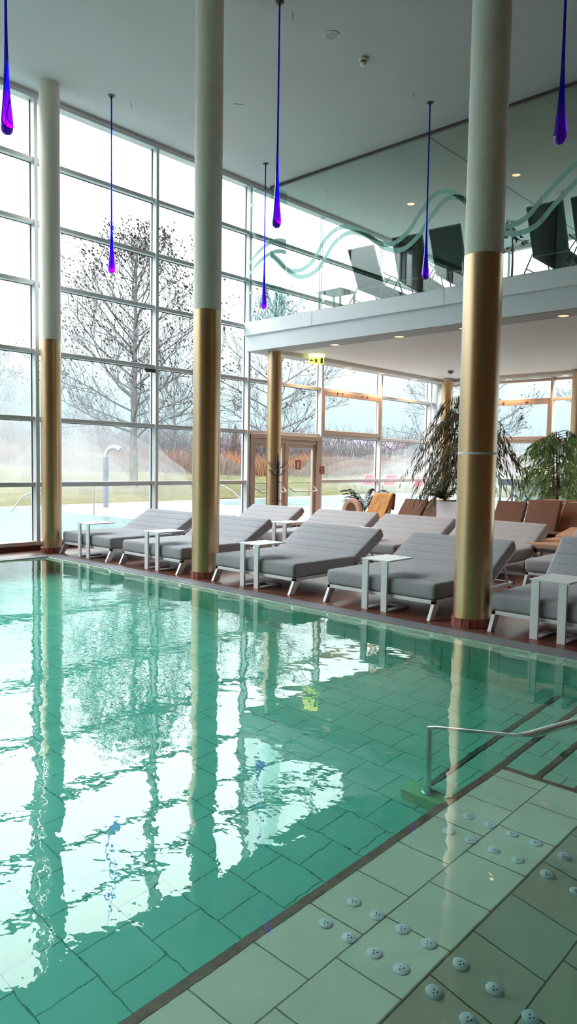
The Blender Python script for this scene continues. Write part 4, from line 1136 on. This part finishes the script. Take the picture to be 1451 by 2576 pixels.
# far hills
vs = []; fs = []; n = 90
for i in range(n + 1):
    a_ = R(60 + 95 * i / n); d = 330; h = 9.5 + 2.5 * math.sin(i * .21) + 1.2 * math.sin(i * .63) + .4 * math.sin(i * 1.9)
    c, s = math.cos(a_), math.sin(a_)
    vs += [(c * (d - 60), s * (d - 60), -1), (c * (d - 20), s * (d - 20), h * .7), (c * d, s * d, h), (c * (d + 60), s * (d + 60), -1)]
    if i:
        k = 4 * i
        for j in range(3): fs.append((k - 4 + j, k + j, k + j + 1, k - 3 + j))
tag(MB().add(vs, fs).build('distant_hills', M['hill'], smooth=180, recalc=False), kind='structure')
vs = [(-500, -200, -1.7), (500, -200, -1.7), (500, 600, -1.7), (-500, 600, -1.7)]
tag(MB().add(vs, [(0, 1, 2, 3)]).build('far_ground', M['lawn'], smooth=0, recalc=False), kind='structure')
# steam over the outdoor pools
def steam_mat(name, dens):
    t = NT(name); v = t.node('ShaderNodeVolumeScatter'); v.inputs['Color'].default_value = (.46, .48, .51, 1); v.inputs['Density'].default_value = dens
    v.inputs['Anisotropy'].default_value = .2; t.link(v.outputs[0], t.out.inputs[1]); return t.m
M['steam'] = steam_mat('steam', .0125)
def puff(loc, rad, label, nsh=6):
    par = None
    for sh in range(nsh):
        k = 1.2 - .95 * sh / nsh
        m = MB(); nu, nv = 44, 26; off = Vector((loc[0] * 1.3 + sh * .35, loc[1], sh * .3))
        cx, cy = .25 * (1 - k) * math.sin(sh * 2.4 + loc[0]), .25 * (1 - k) * math.cos(sh * 2.4 + loc[1])
        for j in range(nv + 1):
            for i in range(nu):
                a_ = 2 * PI * i / nu; b_ = PI * j / nv
                d = Vector((math.cos(a_) * math.sin(b_), math.sin(a_) * math.sin(b_), math.cos(b_)))
                q = k * (1 + .45 * mnoise.noise(d * 1.3 + off) + .16 * mnoise.noise(d * 3 + off))
                m.v.append(((d.x * q + cx) * rad[0], (d.y * q + cy) * rad[1], max(d.z * q * rad[2], -loc[2] + .01 + .012 * sh)))
        for j in range(nv):
            for i in range(nu):
                a0 = j * nu + i; a1 = j * nu + (i + 1) % nu; m.f.append((a0, a1, a1 + nu, a0 + nu))
        o = m.build('steam_cloud' if par is None else 'steam_core', M['steam'], par, smooth=180, recalc=False)
        if par is None: o.location = loc; tag(o, label, 'steam', kind='stuff'); par = o
        else: o['kind'] = 'stuff'
puff((-19.5, 4.5, .9), (5.2, 9.0, 3.4), 'steam rising over the outdoor pool beyond the left panes')
puff((-21.3, 12.8, .6), (3.6, 3.4, 1.9), 'steam drifting around the swan-neck spout')
puff((-19.5, 28.5, .4), (3.6, 5.0, 1.7), 'steam over the outdoor pool behind the glass door and vent window')
puff((-12.5, 28.5, .6), (6.5, 5.5, 2.2), 'steam over the outdoor pool behind the rear windows')

# pieces of a part hang under that part
SUB = {'pictogram': 'sign_plate', 'base_flange': 'post', 'joint_ring': 'metal_sleeve', 'head_pad': 'back_sling', 'sensor_head': 'base', 'back_pad': 'backrest'}
bykids = {}
for o in bpy.data.objects:
    if o.parent: bykids.setdefault(o.parent, []).append(o)
for root_, kids in bykids.items():
    if root_.parent: continue
    nm = {}
    for k in kids: nm.setdefault(k.name.split('.')[0], k)
    for k in kids:
        tgt = nm.get(SUB.get(k.name.split('.')[0]))
        if tgt: k.parent = tgt

# ---------------------------------------------------------------- world, light, camera
w = bpy.data.worlds.new('World'); S.world = w; w.use_nodes = True
nt = w.node_tree; nt.nodes.clear()
out = nt.nodes.new('ShaderNodeOutputWorld'); bg = nt.nodes.new('ShaderNodeBackground')
tc = nt.nodes.new('ShaderNodeTexCoord'); sp = nt.nodes.new('ShaderNodeSeparateXYZ')
nt.links.new(tc.outputs['Generated'], sp.inputs[0])
def ramp(stops):
    r = nt.nodes.new('ShaderNodeValToRGB'); nt.links.new(sp.outputs[2], r.inputs[0]); e = r.color_ramp.elements
    while len(e) < len(stops): e.new(.5)
    for k, (p_, c_) in enumerate(stops): e[k].position = p_; e[k].color = (*c_, 1)
    return r
r1 = ramp([(.0, (.62, .84, .95)), (.12, (.72, .95, 1.0)), (.30, (.95, 1, 1)), (1, (.97, .99, 1))])
g_ = lambda v: (v / 8,) * 3
r2 = ramp([(.0, g_(.56)), (.08, g_(.66)), (.15, g_(.92)), (.23, g_(1.8)), (.32, g_(3.3)), (.46, g_(6.4)), (.62, g_(7.2)), (1, g_(5.5))])
mu = nt.nodes.new('ShaderNodeMath'); mu.operation = 'MULTIPLY'; mu.inputs[1].default_value = 8.0
nt.links.new(r2.outputs[0], mu.inputs[0]); nt.links.new(mu.outputs[0], bg.inputs[1]); nt.links.new(r1.outputs[0], bg.inputs[0])
nt.links.new(bg.outputs[0], out.inputs[0])

cam = bpy.data.cameras.new('camera'); co = bpy.data.objects.new('camera', cam); COL.objects.link(co)
pitch, roll, yaw = R(-3.88587), R(.92473), R(-42.7059)
fwd = Vector((math.sin(yaw) * math.cos(pitch), math.cos(yaw) * math.cos(pitch), math.sin(pitch)))
rt = Vector((math.cos(yaw), -math.sin(yaw), 0)); up = rt.cross(fwd)
rt2 = rt * math.cos(roll) + up * math.sin(roll); up2 = up * math.cos(roll) - rt * math.sin(roll)
co.matrix_world = Matrix(((rt2.x, up2.x, -fwd.x, 0), (rt2.y, up2.y, -fwd.y, 0), (rt2.z, up2.z, -fwd.z, 1.65), (0, 0, 0, 1)))
cam.sensor_fit = 'VERTICAL'; cam.sensor_height = 36; cam.lens = 1814.327 / 2576 * 36
cam.clip_start = .05; cam.clip_end = 900
S.camera = co
vs_ = S.view_settings; S.display_settings.display_device = 'sRGB'
vs_.view_transform = 'Standard'; vs_.look = 'None'; vs_.gamma = 1; vs_.use_curve_mapping = False; vs_.exposure = 1.0
c = S.cycles
c.max_bounces = 9; c.diffuse_bounces = 3; c.glossy_bounces = 4; c.transmission_bounces = 7; c.transparent_max_bounces = 24; c.volume_bounces = 1
c.sample_clamp_indirect = 6; c.caustics_refractive = True; c.caustics_reflective = False; c.use_denoising = True; c.blur_glossy = .5
c.use_adaptive_sampling = True; c.adaptive_threshold = .08; c.adaptive_min_samples = 24
